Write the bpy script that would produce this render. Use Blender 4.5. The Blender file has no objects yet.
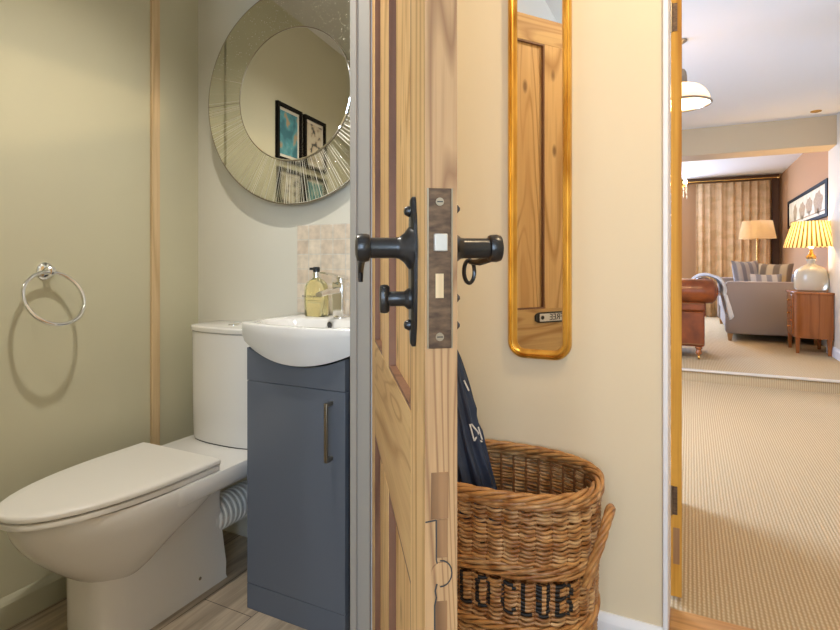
import bpy, math, random
from math import sin, cos, pi, radians, sqrt, atan2
random.seed(7)
C = bpy.context.scene.collection
sc = bpy.context.scene

# ------------------------------------------------------------------ materials
def mat(name, col, rough=0.6, metal=0.0, spec=0.5, trans=0.0, noise=None, bump=None, coat=0.0, ior=1.45, sheen=0.0):
    """noise=(scale xyz, second colour, detail, lo, hi); bump=(scale xyz, strength, distance)"""
    m = bpy.data.materials.new(name); m.use_nodes = True
    nt = m.node_tree; b = nt.nodes['Principled BSDF']
    b.inputs['Base Color'].default_value = (*col, 1)
    b.inputs['Roughness'].default_value = rough
    b.inputs['Metallic'].default_value = metal
    b.inputs['Specular IOR Level'].default_value = spec
    b.inputs['Transmission Weight'].default_value = trans
    b.inputs['Coat Weight'].default_value = coat
    b.inputs['IOR'].default_value = ior
    b.inputs['Sheen Weight'].default_value = sheen
    tc = nt.nodes.new('ShaderNodeTexCoord')
    if noise:
        s, c2, det, lo, hi = noise
        mp = nt.nodes.new('ShaderNodeMapping'); mp.inputs['Scale'].default_value = s
        nz = nt.nodes.new('ShaderNodeTexNoise'); nz.inputs['Detail'].default_value = det; nz.inputs['Scale'].default_value = 1
        cr = nt.nodes.new('ShaderNodeValToRGB')
        cr.color_ramp.elements[0].position = lo; cr.color_ramp.elements[1].position = hi
        cr.color_ramp.elements[0].color = (*col, 1); cr.color_ramp.elements[1].color = (*c2, 1)
        nt.links.new(tc.outputs['Object'], mp.inputs[0]); nt.links.new(mp.outputs[0], nz.inputs['Vector'])
        nt.links.new(nz.outputs['Fac'], cr.inputs[0]); nt.links.new(cr.outputs[0], b.inputs['Base Color'])
    if bump:
        s, st, di = bump
        mp = nt.nodes.new('ShaderNodeMapping'); mp.inputs['Scale'].default_value = s
        nz = nt.nodes.new('ShaderNodeTexNoise'); nz.inputs['Detail'].default_value = 3; nz.inputs['Scale'].default_value = 1
        bp = nt.nodes.new('ShaderNodeBump'); bp.inputs['Strength'].default_value = st; bp.inputs['Distance'].default_value = di
        nt.links.new(tc.outputs['Object'], mp.inputs[0]); nt.links.new(mp.outputs[0], nz.inputs['Vector'])
        nt.links.new(nz.outputs['Fac'], bp.inputs['Height']); nt.links.new(bp.outputs[0], b.inputs['Normal'])
    return m

def wood(name, c1, c2, c3, axis='z', ring=16.0, rough=0.5, spec=0.35, knots=True, offset=(0, 0, 0)):
    """long-grained timber: distorted bands across the grain, fine streaks and a few knots"""
    m = bpy.data.materials.new(name); m.use_nodes = True
    nt = m.node_tree; b = nt.nodes['Principled BSDF']; L = nt.links.new; N = nt.nodes.new
    b.inputs['Roughness'].default_value = rough; b.inputs['Specular IOR Level'].default_value = spec
    tc = N('ShaderNodeTexCoord')
    k = {'x': 0, 'y': 1, 'z': 2}[axis]
    sc1 = [1.0] * 3; sc1[k] = 0.11
    mp = N('ShaderNodeMapping'); mp.inputs['Scale'].default_value = sc1; mp.inputs['Location'].default_value = offset
    L(tc.outputs['Object'], mp.inputs[0])
    nz = N('ShaderNodeTexNoise'); nz.inputs['Scale'].default_value = 5.5; nz.inputs['Detail'].default_value = 2
    nz.inputs['Distortion'].default_value = 0.5
    L(mp.outputs[0], nz.inputs['Vector'])
    mu = N('ShaderNodeMath'); mu.operation = 'MULTIPLY'; mu.inputs[1].default_value = ring
    L(nz.outputs['Fac'], mu.inputs[0])
    pp = N('ShaderNodeMath'); pp.operation = 'PINGPONG'; pp.inputs[1].default_value = 0.5
    L(mu.outputs[0], pp.inputs[0])
    m2 = N('ShaderNodeMath'); m2.operation = 'MULTIPLY'; m2.inputs[1].default_value = 2
    L(pp.outputs[0], m2.inputs[0])
    cr = N('ShaderNodeValToRGB')
    e = cr.color_ramp.elements; e[0].position = 0.0; e[0].color = (*c2, 1); e[1].position = 0.45; e[1].color = (*c1, 1)
    L(m2.outputs[0], cr.inputs[0])
    # fine streaks
    sc2 = [160.0] * 3; sc2[k] = 4.0
    mp2 = N('ShaderNodeMapping'); mp2.inputs['Scale'].default_value = sc2; L(tc.outputs['Object'], mp2.inputs[0])
    n2 = N('ShaderNodeTexNoise'); n2.inputs['Scale'].default_value = 1; n2.inputs['Detail'].default_value = 3
    L(mp2.outputs[0], n2.inputs['Vector'])
    mx = N('ShaderNodeMix'); mx.data_type = 'RGBA'
    rr = N('ShaderNodeMapRange'); rr.inputs[1].default_value = 0.45; rr.inputs[2].default_value = 0.8; rr.inputs[4].default_value = 0.6
    L(n2.outputs['Fac'], rr.inputs[0]); L(rr.outputs[0], mx.inputs[0])
    L(cr.outputs[0], mx.inputs[6]); mx.inputs[7].default_value = (*c2, 1)
    last = mx.outputs[2]
    # broad tone shift
    sc3 = [14.0] * 3; sc3[k] = 1.1
    mp3 = N('ShaderNodeMapping'); mp3.inputs['Scale'].default_value = sc3; L(tc.outputs['Object'], mp3.inputs[0])
    n3 = N('ShaderNodeTexNoise'); n3.inputs['Scale'].default_value = 1; L(mp3.outputs[0], n3.inputs['Vector'])
    r3 = N('ShaderNodeMapRange'); r3.inputs[1].default_value = 0.5; r3.inputs[2].default_value = 0.72; r3.inputs[4].default_value = 0.75
    L(n3.outputs['Fac'], r3.inputs[0])
    mx3 = N('ShaderNodeMix'); mx3.data_type = 'RGBA'; L(r3.outputs[0], mx3.inputs[0]); L(last, mx3.inputs[6]); mx3.inputs[7].default_value = (*c3, 1)
    last = mx3.outputs[2]
    if knots:
        sc4 = [7.0] * 3; sc4[k] = 3.2
        mp4 = N('ShaderNodeMapping'); mp4.inputs['Scale'].default_value = sc4; L(tc.outputs['Object'], mp4.inputs[0])
        v = N('ShaderNodeTexVoronoi'); v.inputs['Scale'].default_value = 1; L(mp4.outputs[0], v.inputs['Vector'])
        r4 = N('ShaderNodeMapRange'); r4.inputs[1].default_value = 0.10; r4.inputs[2].default_value = 0.04; r4.inputs[4].default_value = 0.8
        L(v.outputs['Distance'], r4.inputs[0])
        mx4 = N('ShaderNodeMix'); mx4.data_type = 'RGBA'; L(r4.outputs[0], mx4.inputs[0]); L(last, mx4.inputs[6])
        mx4.inputs[7].default_value = (c2[0] * .35, c2[1] * .3, c2[2] * .3, 1)
        last = mx4.outputs[2]
    L(last, b.inputs['Base Color'])
    bp = N('ShaderNodeBump'); bp.inputs['Strength'].default_value = 0.12; bp.inputs['Distance'].default_value = 0.002
    L(n2.outputs['Fac'], bp.inputs['Height']); L(bp.outputs[0], b.inputs['Normal'])
    return m

def emis(name, col, strength):
    m = bpy.data.materials.new(name); m.use_nodes = True
    b = m.node_tree.nodes['Principled BSDF']
    b.inputs['Base Color'].default_value = (*col, 1)
    b.inputs['Emission Color'].default_value = (*col, 1); b.inputs['Emission Strength'].default_value = strength
    return m

def shade_mat(name, col, col2=None, t=0.6, stripes=0):
    m = bpy.data.materials.new(name); m.use_nodes = True
    nt = m.node_tree; nt.nodes.clear(); N = nt.nodes.new; L = nt.links.new
    o = N('ShaderNodeOutputMaterial'); mx = N('ShaderNodeMixShader'); d = N('ShaderNodeBsdfDiffuse'); tr = N('ShaderNodeBsdfTranslucent')
    mx.inputs[0].default_value = t
    d.inputs[0].default_value = (*col, 1); tr.inputs[0].default_value = (*col, 1)
    L(d.outputs[0], mx.inputs[1]); L(tr.outputs[0], mx.inputs[2]); L(mx.outputs[0], o.inputs[0])
    if stripes:
        tc = N('ShaderNodeTexCoord'); sp = N('ShaderNodeSeparateXYZ'); L(tc.outputs['Object'], sp.inputs[0])
        at = N('ShaderNodeMath'); at.operation = 'ARCTAN2'; L(sp.outputs[1], at.inputs[0]); L(sp.outputs[0], at.inputs[1])
        mu = N('ShaderNodeMath'); mu.operation = 'MULTIPLY'; mu.inputs[1].default_value = stripes; L(at.outputs[0], mu.inputs[0])
        si = N('ShaderNodeMath'); si.operation = 'SINE'; L(mu.outputs[0], si.inputs[0])
        cr = N('ShaderNodeValToRGB'); cr.color_ramp.elements[0].position = 0.25; cr.color_ramp.elements[1].position = 0.55
        cr.color_ramp.elements[0].color = (*col2, 1); cr.color_ramp.elements[1].color = (*col, 1)
        mr = N('ShaderNodeMapRange'); mr.inputs[1].default_value = -1; L(si.outputs[0], mr.inputs[0]); L(mr.outputs[0], cr.inputs[0])
        L(cr.outputs[0], d.inputs[0]); L(cr.outputs[0], tr.inputs[0])
    return m

M = {}
M['wc_wall'] = mat('sage_paint', (.60, .57, .41), .75, spec=.2, noise=((3, 3, 3), (.58, .55, .40), 2, .3, .7))
M['wc_back'] = mat('cream_paint', (.70, .67, .58), .35, spec=.35)
M['hall_wall'] = mat('warm_cream_paint', (.80, .68, .47), .7, spec=.2)
M['white_paint'] = mat('white_gloss_paint', (.86, .86, .87), .35)
M['skirt'] = mat('pale_sage_gloss', (.52, .50, .37), .35)
M['nosing'] = mat('pale_nosing', (.62, .56, .46), .5)
M['lining'] = mat('pale_lining_paint', (.38, .355, .315), .4)
M['ceil'] = mat('ceiling_white', (.80, .78, .76), .8, spec=.2)
M['mauve'] = mat('mauve_paint', (.44, .25, .13), .8, spec=.15)
M['pale'] = mat('pale_stone_paint', (.66, .60, .50), .7, spec=.2)
M['beam'] = mat('beam_stone_paint', (.60, .47, .30), .7, spec=.2)
M['pine'] = wood('door_pine', (.78, .50, .22), (.50, .27, .09), (.68, .40, .16), 'z', 12)
M['pine_h'] = wood('door_pine_rail', (.68, .44, .19), (.46, .25, .09), (.58, .33, .14), 'x', 14)
M['pine_edge'] = wood('door_edge_pine', (.52, .31, .145), (.30, .155, .07), (.45, .26, .12), 'z', 46, knots=False)
M['pine_orange'] = wood('orange_pine', (.62, .32, .055), (.40, .17, .025), (.52, .26, .04), 'z', 7, spec=.12)
M['bead'] = wood('stained_bead', (.26, .13, .075), (.15, .07, .04), (.22, .11, .06), 'z', 4, knots=False)
M['strip'] = wood('pale_pine_strip', (.70, .52, .30), (.55, .38, .20), (.62, .45, .26), 'z', 8)
M['patch'] = wood('old_repair_wood', (.34, .18, .08), (.18, .09, .04), (.28, .14, .06), 'z', 8, knots=False)
M['oak'] = wood('oak_threshold', (.56, .29, .09), (.38, .18, .05), (.48, .25, .08), 'x', 14, knots=False)
M['rosewood'] = wood('polished_mahogany', (.36, .12, .03), (.22, .07, .018), (.30, .095, .024), 'z', 5, rough=.25, knots=False)
M['ceramic'] = mat('white_ceramic', (.82, .80, .77), .09, spec=.6, coat=.3)
M['lid'] = mat('toilet_seat_plastic', (.80, .77, .72), .3)
M['dark_gap'] = mat('dark_rubber_and_gap_shade', (.05, .05, .05), .8)  # dark rubber, also the painted shade of gaps
M['slate'] = mat('slate_blue_gloss', (.115, .13, .16), .22, spec=.5)
M['slate_dark'] = mat('slate_carcass', (.03, .033, .05), .4)
M['chrome'] = mat('chrome', (.85, .85, .84), .07, metal=1)
M['nickel'] = mat('brushed_nickel', (.36, .31, .24), .3, metal=1)
M['iron'] = mat('black_iron', (.012, .011, .011), .28, spec=.6, bump=((90, 90, 90), .25, .001))
M['aged'] = mat('aged_brass_plate', (.17, .105, .06), .5, metal=.6, noise=((60, 60, 160), (.08, .048, .03), 4, .35, .65))
M['bolt'] = mat('steel_bolt', (.56, .54, .50), .35, metal=.5)
M['gold'] = mat('gilt', (.78, .47, .10), .28, metal=.85, noise=((25, 25, 6), (.45, .21, .03), 4, .42, .72))
M['mirror'] = mat('mirror_silver', (.88, .88, .86), .015, metal=1)
M['basket1'] = mat('willow', (.27, .105, .025), .4, noise=((28, 28, 45), (.62, .38, .17), 3, .40, .68))
M['basket2'] = mat('pale_willow', (.50, .25, .08), .42, noise=((30, 30, 30), (.25, .09, .02), 3, .42, .7))
M['stake'] = mat('dark_willow', (.20, .08, .022), .6)
M['black_ink'] = mat('black_stencil_paint', (.012, .010, .009), .55)
M['navy'] = mat('navy_nylon', (.030, .042, .075), .55, bump=((40, 40, 15), .5, .004))
M['white_print'] = mat('white_print', (.75, .73, .68), .6)
M['black_plastic'] = mat('black_plastic', (.02, .02, .02), .3)
M['amber'] = mat('amber_soap', (1, .94, .58), .06, trans=.92, ior=1.38)
M['frame_black'] = mat('black_frame', (.015, .013, .012), .6, spec=.05)
M['paper'] = mat('cream_mount', (.72, .68, .58), .7)
M['leather'] = mat('brown_leather', (.25, .06, .012), .3, spec=.5, noise=((9, 9, 9), (.13, .03, .008), 3, .35, .7), bump=((70, 70, 70), .2, .002))
M['sofa'] = mat('grey_weave', (.29, .245, .22), .9, spec=.1, sheen=.2, bump=((220, 220, 220), .3, .002))
M['throw'] = mat('pale_grey_wool', (.62, .62, .64), .95, spec=.05, sheen=.3, bump=((80, 80, 80), .6, .006))
M['sofa_leg'] = mat('pale_wood_leg', (.48, .25, .09), .4)
M['brown_trim'] = mat('brown_stained_trim', (.10, .042, .016), .4)
M['brass'] = mat('brass', (.62, .38, .12), .25, metal=1)
M['glass'] = mat('clear_glass', (.98, .97, .93), .03, trans=.8, ior=1.3)
M['mercury'] = mat('cloudy_glass', (.86, .80, .62), .22, trans=.45, ior=1.4, spec=.8)
M['opal'] = shade_mat('opal_glass', (.78, .70, .56), t=.07)
M['shade_pleat'] = shade_mat('pleated_silk', (.78, .64, .34), (.13, .085, .025), t=.55, stripes=34)
M['shade_plain'] = shade_mat('cream_linen', (.82, .62, .36), t=.6)
M['bulb'] = emis('warm_bulb', (1, .72, .38), 10)
M['spot_disc'] = emis('spot_lens', (1, .88, .68), 8)
M['crystal'] = mat('crystal', (.95, .9, .8), .05, trans=.3, spec=.9)

def pane_mat():
    m = bpy.data.materials.new('window_pane'); m.use_nodes = True
    nt = m.node_tree; nt.nodes.clear(); N = nt.nodes.new; L = nt.links.new
    o = N('ShaderNodeOutputMaterial'); mx = N('ShaderNodeMixShader'); t = N('ShaderNodeBsdfTransparent'); g = N('ShaderNodeBsdfGlossy')
    g.inputs['Roughness'].default_value = .02; mx.inputs[0].default_value = .06
    L(t.outputs[0], mx.inputs[1]); L(g.outputs[0], mx.inputs[2]); L(mx.outputs[0], o.inputs[0]); return m
M['pane'] = pane_mat()
def carpet_mat(name, c1, c2):
    m = bpy.data.materials.new(name); m.use_nodes = True
    nt = m.node_tree; b = nt.nodes['Principled BSDF']; N = nt.nodes.new; L = nt.links.new
    b.inputs['Roughness'].default_value = .95; b.inputs['Specular IOR Level'].default_value = .1
    tc = N('ShaderNodeTexCoord'); sp = N('ShaderNodeSeparateXYZ'); L(tc.outputs['Object'], sp.inputs[0])
    mu = N('ShaderNodeMath'); mu.operation = 'MULTIPLY'; mu.inputs[1].default_value = 2 * pi / .0125; L(sp.outputs[0], mu.inputs[0])
    nz = N('ShaderNodeTexNoise'); nz.inputs['Scale'].default_value = 60; nz.inputs['Detail'].default_value = 2; L(tc.outputs['Object'], nz.inputs['Vector'])
    ad = N('ShaderNodeMath'); ad.operation = 'MULTIPLY_ADD'; ad.inputs[1].default_value = 2.5; L(nz.outputs['Fac'], ad.inputs[0]); L(mu.outputs[0], ad.inputs[2])
    si = N('ShaderNodeMath'); si.operation = 'SINE'; L(ad.outputs[0], si.inputs[0])
    mr = N('ShaderNodeMapRange'); mr.inputs[1].default_value = -1; L(si.outputs[0], mr.inputs[0])
    m2 = N('ShaderNodeMath'); m2.operation = 'MULTIPLY'; m2.inputs[1].default_value = 2 * pi / .016; L(sp.outputs[1], m2.inputs[0])
    s2 = N('ShaderNodeMath'); s2.operation = 'SINE'; L(m2.outputs[0], s2.inputs[0])
    r2 = N('ShaderNodeMapRange'); r2.inputs[1].default_value = -1; r2.inputs[3].default_value = .6; L(s2.outputs[0], r2.inputs[0])
    mm = N('ShaderNodeMath'); mm.operation = 'MULTIPLY'; L(mr.outputs[0], mm.inputs[0]); L(r2.outputs[0], mm.inputs[1])
    mx = N('ShaderNodeMix'); mx.data_type = 'RGBA'; mx.inputs[6].default_value = (*c2, 1); mx.inputs[7].default_value = (*c1, 1)
    L(mm.outputs[0], mx.inputs[0]); L(mx.outputs[2], b.inputs['Base Color'])
    bp = N('ShaderNodeBump'); bp.inputs['Strength'].default_value = .6; bp.inputs['Distance'].default_value = .003
    L(mm.outputs[0], bp.inputs['Height']); L(bp.outputs[0], b.inputs['Normal'])
    return m
M['carpet'] = carpet_mat('ribbed_wool_carpet', (.64, .52, .34), (.42, .30, .155))

def plank_mat():
    m = bpy.data.materials.new('grey_oak_laminate'); m.use_nodes = True
    nt = m.node_tree; b = nt.nodes['Principled BSDF']; N = nt.nodes.new; L = nt.links.new
    b.inputs['Roughness'].default_value = .45
    tc = N('ShaderNodeTexCoord')
    mp0 = N('ShaderNodeMapping'); mp0.inputs['Rotation'].default_value = (0, 0, pi / 2); L(tc.outputs['Object'], mp0.inputs[0])
    br = N('ShaderNodeTexBrick'); br.inputs['Scale'].default_value = 1; br.inputs['Brick Width'].default_value = 1.2; br.inputs['Row Height'].default_value = .19
    br.inputs['Mortar Size'].default_value = .0012; br.inputs['Mortar Smooth'].default_value = .1
    br.inputs['Color1'].default_value = (.42, .34, .25, 1); br.inputs['Color2'].default_value = (.34, .27, .195, 1); br.inputs['Mortar'].default_value = (.05, .035, .025, 1)
    L(mp0.outputs[0], br.inputs['Vector'])
    mp = N('ShaderNodeMapping'); mp.inputs['Scale'].default_value = (45, 3, 1); L(tc.outputs['Object'], mp.inputs[0])
    nz = N('ShaderNodeTexNoise'); nz.inputs['Scale'].default_value = 1; nz.inputs['Detail'].default_value = 5; nz.inputs['Distortion'].default_value = .6
    L(mp.outputs[0], nz.inputs['Vector'])
    mr = N('ShaderNodeMapRange'); mr.inputs[1].default_value = .3; mr.inputs[2].default_value = .7; mr.inputs[3].default_value = .65; mr.inputs[4].default_value = 1.35
    L(nz.outputs['Fac'], mr.inputs[0])
    vm = N('ShaderNodeVectorMath'); vm.operation = 'SCALE'; L(br.outputs['Color'], vm.inputs[0]); L(mr.outputs[0], vm.inputs['Scale'])
    L(vm.outputs[0], b.inputs['Base Color'])
    return m
M['plank'] = plank_mat()

def tile_mat():
    m = bpy.data.materials.new('tumbled_stone_mosaic'); m.use_nodes = True
    nt = m.node_tree; b = nt.nodes['Principled BSDF']; N = nt.nodes.new; L = nt.links.new
    b.inputs['Roughness'].default_value = .35
    tc = N('ShaderNodeTexCoord'); sp = N('ShaderNodeSeparateXYZ'); L(tc.outputs['Object'], sp.inputs[0])
    cb = N('ShaderNodeCombineXYZ'); L(sp.outputs[0], cb.inputs[0]); L(sp.outputs[2], cb.inputs[1])
    br = N('ShaderNodeTexBrick'); br.offset = 0; br.inputs['Scale'].default_value = 1
    br.inputs['Brick Width'].default_value = .0512; br.inputs['Row Height'].default_value = .0512; br.inputs['Mortar Size'].default_value = .0022
    br.inputs['Color1'].default_value = (.76, .66, .53, 1); br.inputs['Color2'].default_value = (.64, .52, .40, 1); br.inputs['Mortar'].default_value = (.66, .60, .52, 1)
    L(cb.outputs[0], br.inputs['Vector'])
    nz = N('ShaderNodeTexNoise'); nz.inputs['Scale'].default_value = 38; nz.inputs['Detail'].default_value = 4; L(tc.outputs['Object'], nz.inputs['Vector'])
    mr = N('ShaderNodeMapRange'); mr.inputs[1].default_value = .3; mr.inputs[2].default_value = .7; mr.inputs[3].default_value = .85; mr.inputs[4].default_value = 1.15
    L(nz.outputs['Fac'], mr.inputs[0])
    vm = N('ShaderNodeVectorMath'); vm.operation = 'SCALE'; L(br.outputs['Color'], vm.inputs[0]); L(mr.outputs[0], vm.inputs['Scale'])
    L(vm.outputs[0], b.inputs['Base Color'])
    bp = N('ShaderNodeBump'); bp.inputs['Strength'].default_value = .5; bp.inputs['Distance'].default_value = .002; bp.invert = True
    L(br.outputs['Fac'], bp.inputs['Height']); L(bp.outputs[0], b.inputs['Normal'])
    return m
M['tiles'] = tile_mat()

def etched_mat():
    """mirror band: radial etched rays in the lower part, sparkling crackle in the upper"""
    m = bpy.data.materials.new('etched_mirror_band'); m.use_nodes = True
    nt = m.node_tree; b = nt.nodes['Principled BSDF']; N = nt.nodes.new; L = nt.links.new
    b.inputs['Metallic'].default_value = 1; b.inputs['Roughness'].default_value = .06
    tc = N('ShaderNodeTexCoord'); sp = N('ShaderNodeSeparateXYZ'); L(tc.outputs['Object'], sp.inputs[0])
    at = N('ShaderNodeMath'); at.operation = 'ARCTAN2'; L(sp.outputs[2], at.inputs[0]); L(sp.outputs[0], at.inputs[1])
    ml = N('ShaderNodeMath'); ml.operation = 'MULTIPLY'; ml.inputs[1].default_value = 60; L(at.outputs[0], ml.inputs[0])
    cb = N('ShaderNodeCombineXYZ'); L(ml.outputs[0], cb.inputs[0])
    nz = N('ShaderNodeTexNoise'); nz.inputs['Scale'].default_value = 1.6; nz.inputs['Detail'].default_value = 6; L(cb.outputs[0], nz.inputs['Vector'])
    r1 = N('ShaderNodeMapRange'); r1.inputs[1].default_value = .54; r1.inputs[2].default_value = .62; L(nz.outputs['Fac'], r1.inputs[0])
    vo = N('ShaderNodeTexVoronoi'); vo.inputs['Scale'].default_value = 130; L(tc.outputs['Object'], vo.inputs['Vector'])
    n4 = N('ShaderNodeTexNoise'); n4.inputs['Scale'].default_value = 45; n4.inputs['Detail'].default_value = 3; L(tc.outputs['Object'], n4.inputs['Vector'])
    r2 = N('ShaderNodeMapRange'); r2.inputs[1].default_value = .22; r2.inputs[2].default_value = .10; L(vo.outputs['Distance'], r2.inputs[0])
    r2b = N('ShaderNodeMapRange'); r2b.inputs[1].default_value = .42; r2b.inputs[2].default_value = .55; L(n4.outputs['Fac'], r2b.inputs[0])
    r2m = N('ShaderNodeMath'); r2m.operation = 'MULTIPLY'; L(r2.outputs[0], r2m.inputs[0]); L(r2b.outputs[0], r2m.inputs[1])
    up = N('ShaderNodeMapRange'); up.inputs[1].default_value = .0; up.inputs[2].default_value = .16; L(sp.outputs[2], up.inputs[0])
    mf = N('ShaderNodeMix'); mf.data_type = 'FLOAT'; L(up.outputs[0], mf.inputs[0]); L(r1.outputs[0], mf.inputs[2]); L(r2m.outputs[0], mf.inputs[3])
    rr = N('ShaderNodeMapRange'); rr.inputs[3].default_value = .05; rr.inputs[4].default_value = .5; L(mf.outputs[0], rr.inputs[0]); L(rr.outputs[0], b.inputs['Roughness'])
    mx = N('ShaderNodeMix'); mx.data_type = 'RGBA'; L(mf.outputs[0], mx.inputs[0]); mx.inputs[6].default_value = (.70, .71, .66, 1); mx.inputs[7].default_value = (.98, .97, .92, 1)
    L(mx.outputs[2], b.inputs['Base Color'])
    bp = N('ShaderNodeBump'); bp.inputs['Strength'].default_value = .35; bp.inputs['Distance'].default_value = .0015
    L(mf.outputs[0], bp.inputs['Height']); L(bp.outputs[0], b.inputs['Normal'])
    return m
M['etched'] = etched_mat()

def curtain_mat():
    return mat('cream_curtain', (.72, .50, .29), .9, spec=.1, noise=((5, 5, 9), (.62, .42, .23), 3, .45, .6))
M['curtain'] = curtain_mat()
def print_mat(name, c1, c2, c3, s):
    m = mat(name, c1, .4, noise=((s, s, s), c2, 4, .4, .55))
    cr = [n for n in m.node_tree.nodes if n.type == 'VALTORGB'][0].color_ramp
    e = cr.elements.new(.62); e.color = (*c3, 1)
    return m
M['print_blue'] = print_mat('blue_print', (.04, .16, .20), (.10, .32, .36), (.42, .30, .17), 14)
M['print_teal'] = print_mat('teal_print', (.05, .18, .20), (.16, .36, .34), (.5, .5, .4), 22)
M['print_ink'] = print_mat('ink_print', (.60, .55, .42), (.50, .45, .34), (.04, .04, .035), 34)
M['print_rows'] = print_mat('row_print', (.62, .56, .42), (.55, .45, .32), (.05, .05, .04), 26)
M['art_paper'] = mat('aged_art_paper', (.70, .58, .36), .6, noise=((6, 6, 6), (.60, .47, .27), 3, .4, .6))
M['art_ink'] = mat('brown_wash', (.30, .17, .06), .7, noise=((50, 50, 50), (.42, .27, .10), 3, .4, .6))
def striped(name, c1, c2, axis, period):
    m = bpy.data.materials.new(name); m.use_nodes = True
    nt = m.node_tree; b = nt.nodes['Principled BSDF']; N = nt.nodes.new; L = nt.links.new
    b.inputs['Roughness'].default_value = .9
    tc = N('ShaderNodeTexCoord'); sp = N('ShaderNodeSeparateXYZ'); L(tc.outputs['Object'], sp.inputs[0])
    mu = N('ShaderNodeMath'); mu.operation = 'MULTIPLY'; mu.inputs[1].default_value = 2 * pi / period; L(sp.outputs[axis], mu.inputs[0])
    si = N('ShaderNodeMath'); si.operation = 'SINE'; L(mu.outputs[0], si.inputs[0])
    mr = N('ShaderNodeMapRange'); mr.inputs[1].default_value = -.3; mr.inputs[2].default_value = .3; L(si.outputs[0], mr.inputs[0])
    mx = N('ShaderNodeMix'); mx.data_type = 'RGBA'; L(mr.outputs[0], mx.inputs[0]); mx.inputs[6].default_value = (*c1, 1); mx.inputs[7].default_value = (*c2, 1)
    L(mx.outputs[2], b.inputs['Base Color'])
    return m
M['cushion_a'] = striped('grey_stripe', (.50, .46, .42), (.26, .25, .27), 0, .11)
M['cushion_b'] = striped('tan_stripe', (.52, .40, .24), (.20, .14, .09), 0, .15)

# ------------------------------------------------------------------ mesh helpers
class MB:
    def __init__(s): s.v = []; s.f = []
    def add(s, vs, fs):
        b = len(s.v); s.v += [tuple(p) for p in vs]; s.f += [tuple(b + i for i in f) for f in fs]; return s
    def box(s, x0, x1, y0, y1, z0, z1):
        return s.add([(x, y, z) for z in (z0, z1) for y in (y0, y1) for x in (x0, x1)],
                     [(0, 2, 3, 1), (4, 5, 7, 6), (0, 1, 5, 4), (2, 6, 7, 3), (0, 4, 6, 2), (1, 3, 7, 5)])
    def rings(s, rings, cap0=True, cap1=True, closed=True):
        n = len(rings[0]); vs = [p for r in rings for p in r]; fs = []
        for i in range(len(rings) - 1):
            for j in range(n if closed else n - 1):
                a = i * n + j; b = i * n + (j + 1) % n
                fs.append((a, b, b + n, a + n))
        if cap0: fs.append(tuple(reversed(range(n))))
        if cap1: fs.append(tuple(range((len(rings) - 1) * n, len(rings) * n)))
        return s.add(vs, fs)
    def lathe(s, prof, c=(0, 0, 0), axis='z', n=32, cap0=True, cap1=True):
        R = []
        for r, h in prof:
            ring = []
            for k in range(n):
                a = 2 * pi * k / n; u, w = r * cos(a), r * sin(a)
                p = {'z': (u, w, h), 'y': (u, h, -w), 'x': (h, u, w)}[axis]
                ring.append((c[0] + p[0], c[1] + p[1], c[2] + p[2]))
            R.append(ring)
        return s.rings(R, cap0, cap1)
    def tube(s, path, r, n=8, closed=False, cap=True, up=(0, 0, 1), flat=1.0):
        P = [Vector(p) for p in path]; m = len(P); R = []
        nrm = None
        for i in range(m):
            if closed: t = P[(i + 1) % m] - P[i - 1]
            else: t = P[min(i + 1, m - 1)] - P[max(i - 1, 0)]
            t.normalize()
            if nrm is None:
                nrm = Vector(up) if abs(t.dot(Vector(up))) < .95 else Vector((1, 0, 0))
            nrm = (nrm - t * nrm.dot(t)).normalized(); bn = t.cross(nrm)
            rr = r[i] if isinstance(r, (list, tuple)) else r
            R.append([P[i] + (nrm * cos(2 * pi * k / n) * flat + bn * sin(2 * pi * k / n)) * rr for k in range(n)])
        if closed: R.append(R[0]); return s.rings(R, False, False)
        return s.rings(R, cap, cap)
    def prism(s, poly, z0, z1, conv=lambda x, y, z: (x, y, z)):
        return s.rings([[conv(x, y, z0) for x, y in poly], [conv(x, y, z1) for x, y in poly]])
    def build(s, name, m, parent=None, smooth=False, bevel=0, seg=2, sub=0, origin=None, angle=40, rotz=0):
        me = bpy.data.meshes.new(name); vs = s.v
        if origin: vs = [(x - origin[0], y - origin[1], z - origin[2]) for x, y, z in vs]
        me.from_pydata(vs, [], s.f); me.update()
        if m is not None: me.materials.append(m)
        import bmesh
        bm = bmesh.new(); bm.from_mesh(me); bmesh.ops.recalc_face_normals(bm, faces=bm.faces); bm.to_mesh(me); bm.free()
        o = bpy.data.objects.new(name, me); C.objects.link(o)
        if smooth:
            for p in me.polygons: p.use_smooth = True
            try: me.set_sharp_from_angle(angle=radians(angle))
            except Exception: pass
        if bevel:
            b = o.modifiers.new('b', 'BEVEL'); b.width = bevel; b.segments = seg; b.limit_method = 'ANGLE'; b.angle_limit = radians(35)
            if not smooth:
                for p in me.polygons: p.use_smooth = True
                try: me.set_sharp_from_angle(angle=radians(50))
                except Exception: pass
        if sub:
            q = o.modifiers.new('s', 'SUBSURF'); q.levels = sub; q.render_levels = sub
        if origin: o.location = origin
        if parent is not None:
            o.parent = parent
            if origin: o.location = Vector(origin) - world_loc(parent)
            elif parent.type == 'EMPTY' or True:
                o.location = -world_loc(parent)
        if rotz: o.rotation_euler.z = rotz
        return o
from mathutils import Vector, Matrix
def world_loc(o):
    p = Vector(o.location)
    while o.parent is not None:
        o = o.parent; p += Vector(o.location)
    return p
def thing(name, label, cat, loc=(0, 0, 0), group=None):
    o = bpy.data.objects.new(name, None); C.objects.link(o); o.location = loc; o.empty_display_size = .05
    o['label'] = label; o['category'] = cat
    if group: o['group'] = group
    return o
def tag(o, label, cat, group=None):
    o['label'] = label; o['category'] = cat
    if group: o['group'] = group
    return o
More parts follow.
